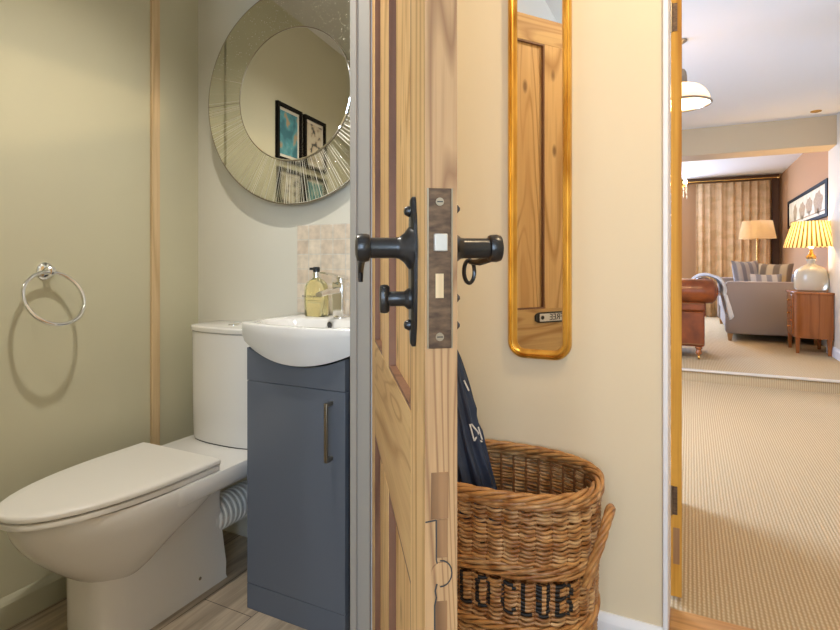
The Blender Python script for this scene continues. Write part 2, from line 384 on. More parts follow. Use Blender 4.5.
def struct(name, mb, m, bevel=0, parent=None, smooth=False):
    o = mb.build(name, m, parent, bevel=bevel, smooth=smooth)
    if parent is None: o['kind'] = 'structure'
    return o
def B(*a): return MB().box(*a)

# ------------------------------------------------------------------ camera
A = radians(26.35); F = 545.0; HZ = 262.0; CH = 1.03
cd = bpy.data.cameras.new('camera'); cam = bpy.data.objects.new('camera', cd); C.objects.link(cam)
cd.sensor_width = 36; cd.lens = F / 840 * 36; cd.shift_y = -(315 - HZ) / 840; cd.clip_start = .02
cam.location = (0, 0, CH); cam.rotation_euler = (pi / 2, 0, A); sc.camera = cam
def qpx(px):
    r = (px - 420) / F
    return (r * cos(A) - sin(A)) / (r * sin(A) + cos(A))
def pxof(x, y):
    xc = x * cos(A) + y * sin(A); zc = -x * sin(A) + y * cos(A)
    return 420 + F * xc / zc

# ------------------------------------------------------------------ room shell
YB = 1.54; XL = -1.74
# floors
struct('floor', B(-.7535, .95, -1.4, 1.54, -.05, 0), M['plank'])
struct('floor_bathroom', B(XL, -.7535, -.3, YB, -.05, 0), M['plank'])
struct('floor_living', B(-2.0, 1.28, 1.78, 5.27, -.05, 0), M['carpet'])
struct('floor_living_upper', B(-2.0, 1.6, 5.275, 10.7, -.05, .1), M['carpet'])
struct('trim_1', MB().box(-2.0, 1.28, 5.245, 5.30, .086, .103), M['nosing'], bevel=.006)
struct('trim_8', MB().box(-2.0, 1.28, 5.262, 5.275, 0, .086), M['carpet'])   # step nosing
struct('trim_2', B(-.052, .72, 1.54, 1.78, -.05, .004), M['oak'], bevel=.002)      # oak threshold
# bathroom / hall back wall
struct('wall_bathroom_back', B(XL - .2, -.7535, YB, 1.80, 0, 2.5), M['wc_back'])
struct('wall_hall_back', MB().box(-.7535, -.0586, YB, 1.80, 0, 2.5), M['hall_wall'])
struct('wall_hall_back_right', MB().box(.74, 1.1, YB, 1.80, 0, 2.5).box(-.0586, .74, YB, 1.80, 2.06, 2.5), M['hall_wall'])
struct('wall_bathroom_left', B(XL - .2, XL, -.5, YB, 0, 2.5), M['wc_wall'])
struct('wall_bathroom_panel', MB().box(XL, XL + .010, -.3, 1.205, .087, 2.3), M['wc_wall'])
struct('wall_bathroom_front', B(XL, -.7535, -.4, -.3, 0, 2.5), M['wc_wall'])
struct('wall_partition', MB().box(-.7535, -.69, 1.146, YB, 0, 2.5).box(-.7535, -.69, -1.4, .33, 0, 2.5).box(-.7535, -.69, .33, 1.146, 2.02, 2.5), M['white_paint'])
struct('ceiling_bathroom', B(XL, -.7535, -.3, YB, 2.3, 2.36), M['ceil'])
struct('ceiling_hall', B(-.69, .95, -1.4, YB, 2.42, 2.5), M['ceil'])
struct('wall_hall_right', B(.95, 1.1, -1.4, YB, 0, 2.5), M['hall_wall'])
# hall end wall with a window, and a narrow slot added for the flash-like light
struct('wall_hall_front', MB().box(-.7535, -.20, -1.5, -1.4, 0, 2.5).box(-.06, .25, -1.5, -1.4, 0, 2.5).box(.90, 1.1, -1.5, -1.4, 0, 2.5).box(.25, .90, -1.5, -1.4, 0, .7).box(.25, .90, -1.5, -1.4, 2.1, 2.5).box(-.20, -.06, -1.5, -1.4, 0, .5).box(-.20, -.06, -1.5, -1.4, 2.1, 2.5), M['hall_wall'])
struct('window_4', B(.25, .90, -1.47, -1.465, .7, 2.1), M['pane'])
struct('added_slot_pane', B(-.20, -.06, -1.47, -1.465, .5, 2.1), M['pane'])  # unseen pane added over the light slot
# skirtings
def skirt(name, pts, m, h=.087, t=.016):
    mb = MB()
    (x0, y0), (x1, y1) = pts
    d = Vector((x1 - x0, y1 - y0, 0)).normalized(); n = Vector((-d.y, d.x, 0))
    prof = [(0, 0), (t, 0), (t, h - .02), (t * .8, h - .012), (t * .5, h - .004), (t * .3, h), (0, h)]
    R = []
    for (x, y) in pts: R.append([(x + n.x * a, y + n.y * a, z) for a, z in prof])
    mb.rings(R); return struct(name, mb, m)
skirt('baseboard_bathroom_left', [(XL + .006, YB), (XL + .006, -.3)], M['skirt'])
skirt('baseboard_hall', [(-.0586, YB), (-.69, YB)], M['white_paint'])
skirt('baseboard_partition', [(-.69, YB - .016), (-.69, 1.2)], M['white_paint'])
# pale pine cover strip on the left wall
struct('trim_3', B(XL, XL + .012, 1.325, 1.358, .09, 2.3), M['strip'], bevel=.002)
# bathroom door lining (far jamb)
struct('trim_4', MB().box(-.7535, -.70, 1.136, 1.146, 0, 2.02).box(-.7535, -.735, 1.130, 1.14, 0, 2.02), M['lining'], bevel=.002)
# living doorway lining and bead
struct('trim_6', MB().box(-.0586, -.052, 1.535, 1.80, 0, 2.05).box(-.063, -.050, 1.53, 1.56, 0, 2.05), M['white_paint'], bevel=.003)
# living room
wl = MB(); X0 = -2.0
for y0, y1 in ((1.8, 2.9), (4.4, 10.8)): wl.box(X0 - .2, X0, y0, y1, 0, 2.6)
for y0, y1 in ((2.9, 4.4),): wl.box(X0 - .2, X0, y0, y1, 0, .85).box(X0 - .2, X0, y0, y1, 2.15, 2.6)
struct('wall_living_left', wl, M['pale'])
struct('window_2', B(X0 - .11, X0 - .10, 2.9, 4.4, .85, 2.15), M['pane'])
struct('window_3', B(-1.6, -.3, 10.72, 10.73, .8, 2.25), M['pane'])
struct('wall_living_front', B(-2.0, -.7535, 1.80, 1.9, 0, 2.5), M['pale'])
struct('wall_living_right', MB().box(1.27, 1.5, 1.8, 6.86, 0, 2.5), M['pale'])
struct('wall_living_right_far', B(1.345, 1.6, 6.86, 10.8, .0, 2.6), M['mauve'])
struct('wall_living_far', MB().box(X0 - .2, -1.6, 10.65, 10.8, 0, 2.6).box(-.3, 1.6, 10.65, 10.8, 0, 2.6).box(-1.6, -.3, 10.65, 10.8, 0, .8).box(-1.6, -.3, 10.65, 10.8, 2.25, 2.6), M['mauve'])
struct('ceiling_living', B(-2.0, 1.5, 1.54, 6.5, 2.45, 2.55), M['ceil'])
struct('ceiling_living_far', B(-2.0, 1.6, 6.86, 10.65, 2.475, 2.6), M['ceil'])
struct('ceiling_beam', B(-2.0, 1.345, 6.5, 6.86, 2.165, 2.52), M['beam'])
skirt('baseboard_living_right', [(1.27, 5.28), (1.27, 6.86)], M['white_paint'], h=.20)
for o in (bpy.data.objects['baseboard_living_right'],): o.location.z = 0
skirt('baseboard_living_far_right', [(1.345, 6.86), (1.345, 10.65)], M['white_paint'], h=.2)

# ------------------------------------------------------------------ pine bathroom door (ajar, seen edge-on)
P0 = Vector((-.244, .504, 0)); LD = .783; TH = .034
dang = atan2(.816, -.5787)          # direction of the leaf, edge -> hinge
DL = thing('pine_door', 'stripped pine panelled door standing ajar with its lock edge towards us', 'door', (P0.x, P0.y, .008))
DL.rotation_euler.z = dang
# local frame: +x along leaf to hinge, local -y = hall side, +y = WC side. face WC at y=0, hall at y=-TH
DT = 1.972; DB = 0
def dl(name, mb, m, **k):
    o = mb.build(name, m, None, **k); o.parent = DL; return o
S = [(0, .105), (.378, .50), (.694, .783)]
stm = M['pine']
dl('door_stile', B(0.0012, .105, -TH, 0, DB, DT), stm, bevel=.0015)
dl('lock_edge', B(0, .0012, -TH, 0, DB, DT), M['pine_edge'])
dl('door_stile', B(.694, .783, -TH, 0, DB, DT), stm, bevel=.0015)
dl('muntin', MB().box(.378, .505, -TH, 0, .84, DT - .1), stm, bevel=.0015)
dl('muntin', MB().box(.378, .505, -TH, 0, .14, .632), stm, bevel=.0015)
dl('top_rail', B(.105, .694, -TH, 0, DT - .1, DT), M['pine_h'], bevel=.0015)
dl('lock_rail', B(.105, .694, -TH, 0, .632, .84), M['pine_h'], bevel=.0015)
dl('bottom_rail', B(.105, .694, -TH, 0, 0, .14), M['pine_h'], bevel=.0015)
for x0, x1 in ((.105, .378), (.505, .694)):
    for z0, z1 in ((.84, DT - .1), (.14, .632)):
        p = dl('door_panel', B(x0, x1, -TH + .0125, -.0125, z0, z1), M['pine'])
        bd = MB()
        for (ya, yb) in ((-.0125, -.0005), (-TH + .0005, -TH + .0125)):
            bd.box(x1 - .006, x1, ya, yb, z0, z1).box(x0, x0 + .006, ya, yb, z0, z1).box(x0 + .006, x1 - .006, ya, yb, z1 - .006, z1).box(x0 + .006, x1 - .006, ya, yb, z0, z0 + .006)
        o = bd.build('panel_bead', M['bead']); o.parent = p
# forend lock plate on the edge: local x = 0 face looks to -x
fp = dl('lock_faceplate', MB().box(-.0016, .004, -.0275, -.0030, .933, 1.098), M['aged'], bevel=.0006)
fp['label'] = 'aged brass lock faceplate let into the door edge'
def sub(o, name, mb, m, **k):
    q = mb.build(name, m, None, **k); q.parent = o; return q
sub(fp, 'latch_bolt', B(-.0065, 0, -.0228, -.0088, 1.033, 1.051), M['bolt'], bevel=.001)
sub(fp, 'bolt_slot', B(-.0022, 0, -.0192, -.0108, .985, 1.010), M['strip'])
sub(fp, 'plate_edge', MB().box(-.0026, 0, -.0288, -.0273, .933, 1.098).box(-.0026, 0, -.0036, -.0022, .933, 1.098), M['nickel'])
for z in (1.084, .945):
    s = MB().lathe([(.0042, -.0030), (.0042, -.001)], (0, -.0152, z), 'x', 20)
    so = sub(fp, 'screw', s, M['nickel'])
    sub(fp, 'screw_slot', B(-.0034, -.0029, -.0182, -.0122, z - .0006, z + .0006), M['dark_gap'])
# old repair blocks below the lock
dl('repair_block', B(-.0009, .003, -.0244, -.0064, .757, .805), M['patch'], bevel=.0005)
dl('repair_block', B(-.0007, .003, -.0238, -.0123, .717, .7565), M['patch'], bevel=.0004)
dl('repair_block', B(-.0009, .003, -.0234, -.0106, .20, .672), M['patch'], bevel=.0005)
dl('old_keyhole', MB().lathe([(.0115, -.0012), (.0115, .001)], (0, -.0175, .701), 'x', 24), M['pine_edge'])
dl('old_keyhole_rim', MB().tube([(-.0014, -.0165 - .0115 * cos(a), .701 + .0135 * sin(a)) for a in [(-95 + 19 * i) * pi / 180 for i in range(11)]], .0007, 6), M['dark_gap'])
crack = MB()
crack.tube([(-.0003, -.0118, .756), (-.0003, -.0119, .715), (-.0003, -.0135, .708)], .0008, 5); crack.tube([(-.0003, -.0125, .690), (-.0003, -.0108, .683), (-.0003, -.0120, .676), (-.0003, -.0102, .668), (-.0003, -.0104, .45)], .0009, 5)
crack.tube([(-.0003, -.0005, .7545), (-.0003, -.0120, .7560)], .0007, 5)
dl('edge_crack', crack, M['dark_gap'])

# furniture of the lock (black iron): y>0 is the bathroom side
def lockset(side):
    sg = 1 if side == 'wc' else -1
    y0 = 0 if side == 'wc' else -TH
    def Y(d): return y0 + sg * d
    xc = .066; zk = 1.038
    # long backplate with pointed ends
    out = []
    for i in range(40):
        a = 2 * pi * i / 40
        out.append((xc + .018 * (abs(cos(a)) ** .8) * (1 if cos(a) > 0 else -1) * (1 if abs(sin(a)) < .8 else .8), zk - .027 + .086 * (abs(sin(a)) ** .9) * (1 if sin(a) > 0 else -1)))
    pl = MB().rings([[(x, Y(0.0002), z) for x, z in out], [(x, Y(.004), z) for x, z in out], [(xc + (x - xc) * .8, Y(.0062), zk - .026 + (z - zk + .026) * .96) for x, z in out]])
    bp = dl('lock_backplate', pl, M['iron'], smooth=True, angle=50)
    for z in (zk + .042, zk - .088):
        sub(bp, 'plate_screw', MB().lathe([(.006, Y(.004)), (.0065, Y(.008)), (.004, Y(.0125)), (.001, Y(.0135))], (xc, 0, z), 'y', 16), M['iron'], smooth=True)
    k = MB().lathe([(.0255, Y(.004)), (.024, Y(.008)), (.017, Y(.013)), (.0125, Y(.019)), (.0118, Y(.023)), (.0118, Y(.052)), (.0150, Y(.053)), (.0160, Y(.056)), (.0163, Y(.062)), (.0150, Y(.0665)), (.009, Y(.0685)), (.002, Y(.069))], (xc, 0, zk), 'y', 36)
    kn = dl('door_knob', k, M['iron'], smooth=True, angle=35)
    # drooping lever tail with a ring curl
    if side == 'wc':
        pth = [(xc + .004, Y(.058), zk - .008), (xc + .03, Y(.060), zk - .014), (xc + .05, Y(.060), zk - .027), (xc + .052, Y(.060), zk - .040)]
        sub(kn, 'knob_tail', MB().tube(pth, [.006, .0045, .0035, .003], 8), M['iron'], smooth=True)
        t = MB().lathe([(.0125, Y(.004)), (.012, Y(.009)), (.0085, Y(.013)), (.0085, Y(.029)), (.006, Y(.034))], (xc, 0, zk - .058), 'y', 20)
        tt = dl('thumb_turn_spindle', t, M['iron'], smooth=True, angle=35)
        ov = MB().rings([[(xc + rx * cos(a) , Y(d), zk - .058 + .0165 * s_ * sin(a)) for a in [2 * pi * i / 24 for i in range(24)]] for d, rx, s_ in ((.030, .004, .86), (.032, .007, .97), (.036, .0085, 1.0), (.040, .007, .95), (.041, .004, .82))])
        sub(tt, 'thumb_turn', ov, M['iron'], smooth=True)
    else:
        pth = [(xc + .006 , Y(.058), zk - .010), (xc + .03, Y(.050), zk - .016), (xc + .05, Y(.043), zk - .016)]
        sub(kn, 'knob_tail', MB().tube(pth, [.006, .0045, .003], 8), M['iron'], smooth=True)
        ring = [(xc + .05 + .003 * cos(a), Y(.042 + .0075 * cos(a)), zk - .028 + .0145 * sin(a)) for a in [2 * pi * i / 24 for i in range(24)]]
        kr = dl('escutcheon_ring', MB().tube(ring, .0026, 8, closed=True), M['iron'], smooth=True)
lockset('wc'); lockset('hall')
# keyhole cover studs on the hall side
for z in (1.078, .984, .955):
    dl('plate_stud', MB().lathe([(.0045, -TH), (.0045, -TH - .003), (.002, -TH - .0052)], (.012, 0, z), 'y', 12), M['iron'], smooth=True)
# sign on the hall face of the lock rail (seen in the gilt mirror)
sg = dl('door_sign', MB().prism([(.36 + .098 + .098 * 1 * (abs(cos(a)) ** .35) * (1 if cos(a) > 0 else -1), .806 + .021 * (abs(sin(a)) ** .5) * (1 if sin(a) > 0 else -1)) for a in [2 * pi * (i + .5) / 40 for i in range(40)]], -TH - .006, -TH, lambda x, z, y: (x, y, z)), M['black_plastic'], bevel=.001)
sg['label'] = 'black plate with white lettered strip'
sub(sg, 'sign_strip', B(.375, .535, -TH - .0072, -TH - .004, .791, .821), M['white_print'])
sub(sg, 'sign_dot', MB().lathe([(.008, -TH - .0082), (.008, -TH - .007)], (.522, 0, .806), 'y', 20), M['black_plastic'])
def text_mesh(txt, size, m, name, ext=.0004):
    cu = bpy.data.curves.new(name, 'FONT'); cu.body = txt; cu.size = size; cu.extrude = ext; cu.align_x = 'CENTER'; cu.align_y = 'CENTER'
    o = bpy.data.objects.new(name + '_source', cu); C.objects.link(o)
    dg = bpy.context.evaluated_depsgraph_get(); dg.update()
    me = bpy.data.meshes.new_from_object(o.evaluated_get(dg)); bpy.data.objects.remove(o)
    me.materials.clear(); me.materials.append(m); me.name = name
    q = bpy.data.objects.new(name, me); C.objects.link(q); return q
t = text_mesh('FREE', .034, M['black_plastic'], 'sign_lettering'); t.parent = sg
# readable from the hall (viewer looks along +local y)
t.location = (.452, -TH - .0080, .806); t.rotation_euler = (pi / 2, 0, 0)

# hinges
for z in (.2, 1.7):
    dl('hinge_knuckle', MB().lathe([(.006, z), (.006, z + .09)], (.789, -TH, 0), 'z', 12), M['nickel'], smooth=True)

# ------------------------------------------------------------------ pine door to living room (fully open)
d2 = thing('pine_door', 'orange pine door folded back beside the doorway, only its hinge edge showing', 'door', (-.052, 1.83, .012))
d2.rotation_euler.z = radians(1.2)
def d2p(name, mb, m, **k):
    o = mb.build(name, m, None, **k); o.parent = d2; return o
d2p('door_leaf', B(0, .03, 0, .76, 0, 1.99), M['pine_orange'], bevel=.0015)
for z in (.25, 1.72):
    h = d2p('hinge', MB().box(.0, .018, -.0025, 0, z, z + .085), M['aged'])
    sub(h, 'hinge_knuckle', MB().lathe([(.0045, z - .002), (.0045, z + .087)], (0, -.003, 0), 'z', 12), M['nickel'], smooth=True)
d2p('old_lock_mark', B(.006, .024, -.0008, 0, .10, .21), M['patch'])

# ------------------------------------------------------------------ gilt mirror
def rrect(x0, x1, z0, z1, r, n=8):
    pts = []
    for cx, cz, a0 in ((x1 - r, z0 + r, -pi / 2), (x1 - r, z1 - r, 0), (x0 + r, z1 - r, pi / 2), (x0 + r, z0 + r, pi)):
        for i in range(n + 1):
            a = a0 + pi / 2 * i / n; pts.append((cx + r * cos(a), cz + r * sin(a)))
    return pts
gm = thing('wall_mirror', 'tall narrow mirror in a gilt frame with rounded corners on the cream wall', 'mirror', (-.384, YB - .002, .754))
gx0, gx1, gz0, gz1 = -.4705, -.2925, .757, 2.05
yw = YB - .002
prof = [(0, 0), (0, .016), (.003, .022), (.008, .024), (.010, .021), (.013, .0225), (.017, .026), (.022, .024), (.025, .018), (.027, .016), (.029, .012), (.031, .006), (.031, 0)]
R = []
for off, pr in prof:
    R.append([(x, yw - pr, z) for x, z in rrect(gx0 + off * .84, gx1 - off * .84, gz0 + off * .84, gz1 - off * .84, .046 - off * .7)])
mb = MB(); mb.rings(R, False, False); mb.build('gilt_frame', M['gold'], gm, smooth=True, angle=60)
MB().prism(rrect(gx0 + .024, gx1 - .024, gz0 + .024, gz1 - .024, .024), yw - .008, yw - .001, lambda x, z, y: (x, y, z)).build('mirror_glass', M['mirror'], gm)

# ------------------------------------------------------------------ round mirror
rm = thing('round_mirror', 'large round mirror with an etched silver band on the bathroom wall', 'mirror', (-1.228, 1.500, 1.610))
rm.rotation_euler.z = radians(4.0)
def rmp(name, mb, m, **k):
    o = mb.build(name, m, None, **k); o.parent = rm; return o
RO, RI = .380, .230
rmp('etched_band', MB().lathe([(RI - .004, .004), (RI, -.006), (RO - .004, -.006), (RO, -.002), (RO, .004)], axis='y', n=128, cap0=False, cap1=False), M['etched'], smooth=True, angle=20)
rmp('backing', MB().lathe([(RO - .01, .0045), (RO - .01, .011)], axis='y', n=96), M['black_plastic'])
g = rmp('mirror_glass', MB().lathe([(RI, .002), (RI, -.0085), (RI - .004, -.0105), (.0001, -.0105)], axis='y', n=128, cap0=False, cap1=False), M['mirror'], smooth=True, angle=20)
rmp('band_edge', MB().tube([(RO * cos(a), -.003, RO * sin(a)) for a in [2 * pi * i / 128 for i in range(128)]], .0018, 6, closed=True), M['nickel'], smooth=True)
rmp('glass_edge', MB().tube([(RI * cos(a), -.0085, RI * sin(a)) for a in [2 * pi * i / 128 for i in range(128)]], .0015, 6, closed=True), M['nickel'], smooth=True)
rmp('segment_line', MB().tube([(RI * cos(a), -.0072, RI * sin(a)), (RO * cos(a), -.0072, RO * sin(a))], .0008, 5) if (a := radians(181)) else None, M['nickel'])
rmp('segment_line', MB().tube([(RI * cos(a), -.0072, RI * sin(a)), (RO * cos(a), -.0072, RO * sin(a))], .0008, 5) if (a := radians(2)) else None, M['nickel'])

# ------------------------------------------------------------------ four framed prints on the left wall (seen in the round mirror)
xw = XL + .007
for (y0, y1, z0, z1, m, lab) in ((.60, .83, 1.535, 1.82, 'print_blue', 'black framed blue print of fish, upper one reflected at the round mirror centre'),
                            (.34, .57, 1.535, 1.82, 'print_rows', 'black framed print of small rowed shapes on cream, reflected beside the blue print'),
                            (.60, .83, 1.21, 1.50, 'print_ink', 'black framed ink pattern print reflected low in the mirror band'),
                            (.34, .57, 1.21, 1.50, 'print_teal', 'black framed teal print reflected low in the mirror band')):
    t = thing('framed_print', lab, 'picture', (xw, (y0 + y1) / 2, z0), group='framed prints on the bathroom wall')
    f = MB(); w = .017
    f.box(xw, xw + .02, y0, y1, z0, z0 + w).box(xw, xw + .02, y0, y1, z1 - w, z1).box(xw, xw + .02, y0, y0 + w, z0 + w, z1 - w).box(xw, xw + .02, y1 - w, y1, z0 + w, z1 - w)
    f.build('picture_frame', M['frame_black'], t)
    B(xw + .001, xw + .008, y0 + w, y1 - w, z0 + w, z1 - w).build('mount', M['paper'], t)
    B(xw + .008, xw + .0095, y0 + .034, y1 - .034, z0 + .034, z1 - .034).build('print', M[m], t)

# ------------------------------------------------------------------ towel ring
tr = thing('towel_ring', 'chrome towel ring hanging on the sage bathroom wall', 'towel ring', (XL + .006, .964, 1.003))
MB().lathe([(.026, XL + .006), (.026, XL + .012), (.022, XL + .016), (.012, XL + .019), (.010, XL + .036), (.013, XL + .040), (.013, XL + .046), (.008, XL + .050), (.001, XL + .051)], (0, .964, 1.003), 'x', 32).build('wall_rose', M['chrome'], tr, smooth=True, angle=35)
tilt = radians(25); R_ = .083; hx, hz = XL + .044, 1.001
pts = [(hx + (R_ + R_ * cos(a)) * sin(tilt), .952 + R_ * sin(a), hz - (R_ + R_ * cos(a)) * cos(tilt)) for a in [2 * pi * i / 72 for i in range(72)]]
MB().tube(pts, .0062, 12, closed=True).build('ring', M['chrome'], tr, smooth=True)

# ------------------------------------------------------------------ toilet
XT = -1.455
def dshape(w, yb, yf, n=24, straight=.45, e=2.2, xc=XT):
    """D plan: flat back at yb, rounded front at yf"""
    y1 = yb + (yf - yb) * straight
    pts = [(xc + w, yb)]
    for i in range(n + 1):
        a = pi * i / n
        c_, s_ = cos(a), sin(a)
        pts.append((xc + w * (abs(c_) ** (2 / e)) * (1 if c_ >= 0 else -1), y1 + (yf - y1) * (s_ ** (2 / e) if s_ > 0 else 0)))
    pts.append((xc - w, yb))
    return pts
to = thing('toilet', 'white close-coupled toilet with closed lid', 'toilet', (XT, 1.2, 0))
pan = MB()
def oval(z, w, yf, yb, fc=.5, ef=2.15, eb=2.0, n=64):
    yc = yb + (yf - yb) * fc; out = []
    for i in range(n):
        a_ = 2 * pi * i / n; c_, s_ = cos(a_), sin(a_); e = ef if s_ >= 0 else eb
        x = w * abs(c_) ** (2 / e) * (1 if c_ >= 0 else -1)
        y = (yf - yc) * abs(s_) ** (2 / e) if s_ >= 0 else (yb - yc) * abs(s_) ** (2 / e)
        out.append((XT + x, yc + y, z))
    return out
pan.rings([oval(.396, .178, .738, 1.28, .30, 2.15, 6), oval(.388, .181, .735, 1.28, .30, 2.15, 6), oval(.365, .181, .738, 1.275, .30, 2.15, 5), oval(.345, .178, .745, 1.265, .32, 2.15, 4),
           oval(.32, .172, .759, 1.25, .36, 2.1, 3), oval(.29, .162, .781, 1.225, .40, 2.1, 2.5), oval(.26, .149, .808, 1.19, .45), oval(.23, .132, .838, 1.15, .5), oval(.20, .113, .872, 1.10, .5), oval(.175, .092, .91, 1.05, .5), oval(.155, .06, .94, 1.01, .5)])
secs = [(0, .099, 1.318, .890), (.01, .096, 1.315, .895), (.05, .096, 1.316, .89), (.12, .096, 1.305, .89), (.20, .098, 1.292, .89), (.28, .104, 1.280, .88), (.345, .125, 1.27, .87)]
pan.rings([[(x, y, z) for x, y in dshape(w, yb, yf, straight=.75, e=3.0)] for z, w, yb, yf in secs])
# slab at the back
def slab(w, y0, y1, r, z): return [(x, y, z) for x, y in rrect(XT - w, XT + w, y0, y1, r, 6)]
pan.rings([slab(.172, 1.06, 1.525, .03, .336), slab(.180, 1.05, 1.532, .035, .342), slab(.184, 1.04, 1.536, .04, .352), slab(.184, 1.04, 1.536, .04, .388), slab(.181, 1.045, 1.534, .037, .3955), slab(.17, 1.06, 1.53, .03, .397)])
pan.build('pan', M['ceramic'], to, smooth=True, angle=38)
def cist(w, yf, bow, z, yb=1.537):
    pts = []
    for i in range(21):
        u = -1 + 2 * i / 20
        x = XT + w * u * 1.0
        yy = yf + bow * abs(u) ** 2.6 + (.02 if abs(u) == 1 else (.006 if abs(u) > .85 else 0))
        pts.append((x, yy, z))
    return pts + [(XT + w, yb, z), (XT - w, yb, z)]
MB().rings([cist(.166, 1.374, .03, .401), cist(.169, 1.371, .03, .41), cist(.171, 1.369, .03, .55), cist(.172, 1.368, .03, .783)]).build('cistern', M['ceramic'], to, smooth=True, angle=38)
MB().rings([cist(.164, 1.375, .03, .396), cist(.164, 1.375, .03, .402)]).build('cistern_gasket', M['dark_gap'], to)
cl = MB().rings([cist(.168, 1.372, .03, .7835), cist(.168, 1.372, .03, .787), cist(.174, 1.365, .03, .7875), cist(.175, 1.364, .03, .800), cist(.172, 1.367, .03, .8045), cist(.163, 1.376, .03, .806)]).build('cistern_lid', M['ceramic'], to, smooth=True, angle=38)
sub(cl, 'flush_button', MB().lathe([(.021, .806), (.021, .8085), (.018, .810)], (XT, 1.445, 0), 'z', 32), M['chrome'], smooth=True)
def lidring(grow, z, yb=1.212): return [(x, y, z) for x, y in dshape(.176 + grow, yb, .710 - grow, straight=.22, e=2.15)]
MB().rings([lidring(-.004, .3985), lidring(0, .400), lidring(0, .411), lidring(-.003, .4135)]).build('toilet_seat', M['lid'], to, smooth=True, angle=50)
MB().rings([lidring(-.008, .4135, 1.205), lidring(-.008, .4165, 1.205)]).build('seat_gap_shade', M['dark_gap'], to)  # dark sheet standing in for the shade between seat and lid
MB().rings([lidring(-.002, .4165), lidring(.001, .4185), lidring(.001, .4265), lidring(-.001, .4305), lidring(-.007, .4325), lidring(-.03, .4335)]).build('toilet_lid', M['lid'], to, smooth=True, angle=50)
MB().lathe([(.0105, XT - .165), (.0105, XT + .165)], (0, 1.217, .4165), 'x', 20).build('lid_hinge', M['lid'], to, smooth=True, angle=50)
MB().lathe([(.001, XT + .0995), (.005, XT + .0975), (.006, XT + .0930)], (0, 1.21, .05), 'x', 16).build('fixing_cap', M['nickel'], to, smooth=True)
# waste connector
pp = [(.050, 1.272), (.050, 1.285)]
yy = 1.285
while yy < 1.46:
    pp += [(.053, yy), (.0565, yy + .004), (.0565, yy + .010), (.053, yy + .014), (.053, yy + .019)]; yy += .021
pp += [(.050, 1.49), (.050, 1.538)]
MB().lathe(pp, (-1.405, 0, .198), 'y', 32).build('waste_pipe', M['ceramic'], to, smooth=True, angle=30)

# ------------------------------------------------------------------ vanity cabinet
cx0, cx1 = -1.1826, -.833; YF = 1.2266
vc = thing('vanity_cabinet', 'slim slate grey cabinet under the white basin', 'cabinet', ((cx0 + cx1) / 2, 1.38, 0))
B(cx0 + .001, cx1, YF + .018, 1.537, 0, .735).build('carcass', M['slate_dark'], vc)
tpp = [(cx0, .679), (cx1, .679)] + [(cx1 - (cx1 - cx0) * i / 24, .7945 - .0595 * max(0, 1 - abs((cx1 - (cx1 - cx0) * i / 24 + .997) / .216) ** 2) - .003) for i in range(25)]
MB().prism(tpp, YF, YF + .0175, lambda x, z, y: (x, y, z)).build('top_panel', M['slate'], vc)
B(cx1 - .016, cx1, YF + .0178, 1.537, .735, .762).build('side_panel', M['slate_dark'], vc)
dr = B(cx0, cx1, YF, YF + .0175, .076, .677).build('cabinet_door', M['slate'], vc, bevel=.0012)
B(cx0, cx1, YF, YF + .0175, 0, .0745).build('plinth', M['slate'], vc, bevel=.0012)
hx_ = -.876
hb = MB().box(hx_ - .0045, hx_ + .0045, 1.196, 1.203, .490, .650).box(hx_ - .0045, hx_ + .0045, 1.202, YF + .001, .490, .500).box(hx_ - .0045, hx_ + .0045, 1.202, YF + .001, .640, .650)
h = hb.build('door_handle', M['nickel'], None, bevel=.001); h.parent = dr; h.location = (0, 0, 0)
h['label'] = 'brushed metal bar handle'

# ------------------------------------------------------------------ basin
bc = (-.997, 1.345); bw = .216
ba = thing('wash_basin', 'white ceramic basin with a bowed front on the slate cabinet', 'basin', (bc[0], bc[1], .80))
NB = 96
def bo(inset=0, bow=.05, yf=1.235):
    """outer plan outline, going round; bowed front"""
    x0, x1, yb = bc[0] - bw + inset, bc[0] + bw - inset, 1.538
    pts = []
    nf = 40
    for i in range(nf + 1):                   # front from left to right
        u = -1 + 2 * i / nf; pts.append((bc[0] + (bw - inset) * u, yf + inset - bow * (1 - abs(u) ** 2.2)))
    for i in range(1, 12): pts.append((x1, yf + inset + (yb - yf - inset) * i / 12))
    for i in range(nf + 1): pts.append((x1 - (x1 - x0) * i / nf, yb))
    for i in range(1, 12): pts.append((x0, yb - (yb - yf - inset) * i / 12))
    return pts
O = bo(0); n = len(O)
def ring_on(pts, zf): return [(x, y, zf(x, y) if callable(zf) else zf) for x, y in pts]
def zb(x, y):
    u = (x - bc[0]) / bw
    front = max(0, min(1, (1.30 - y) / .06))
    return .796 - .058 * front * max(0, 1 - abs(u) ** 2.0)
low = bo(.006, .028, 1.234); mid = bo(.001, .046, 1.235)
def bowl(cx, cy, rx, ry, pts, e=2.6):
    out = []
    for x, y in pts:
        dx, dy = (x - cx) / rx, (y - cy) / ry
        k = (abs(dx) ** e + abs(dy) ** e) ** (-1 / e)
        out.append((cx + (x - cx) * k, cy + (y - cy) * k))
    return out
byc = 1.315
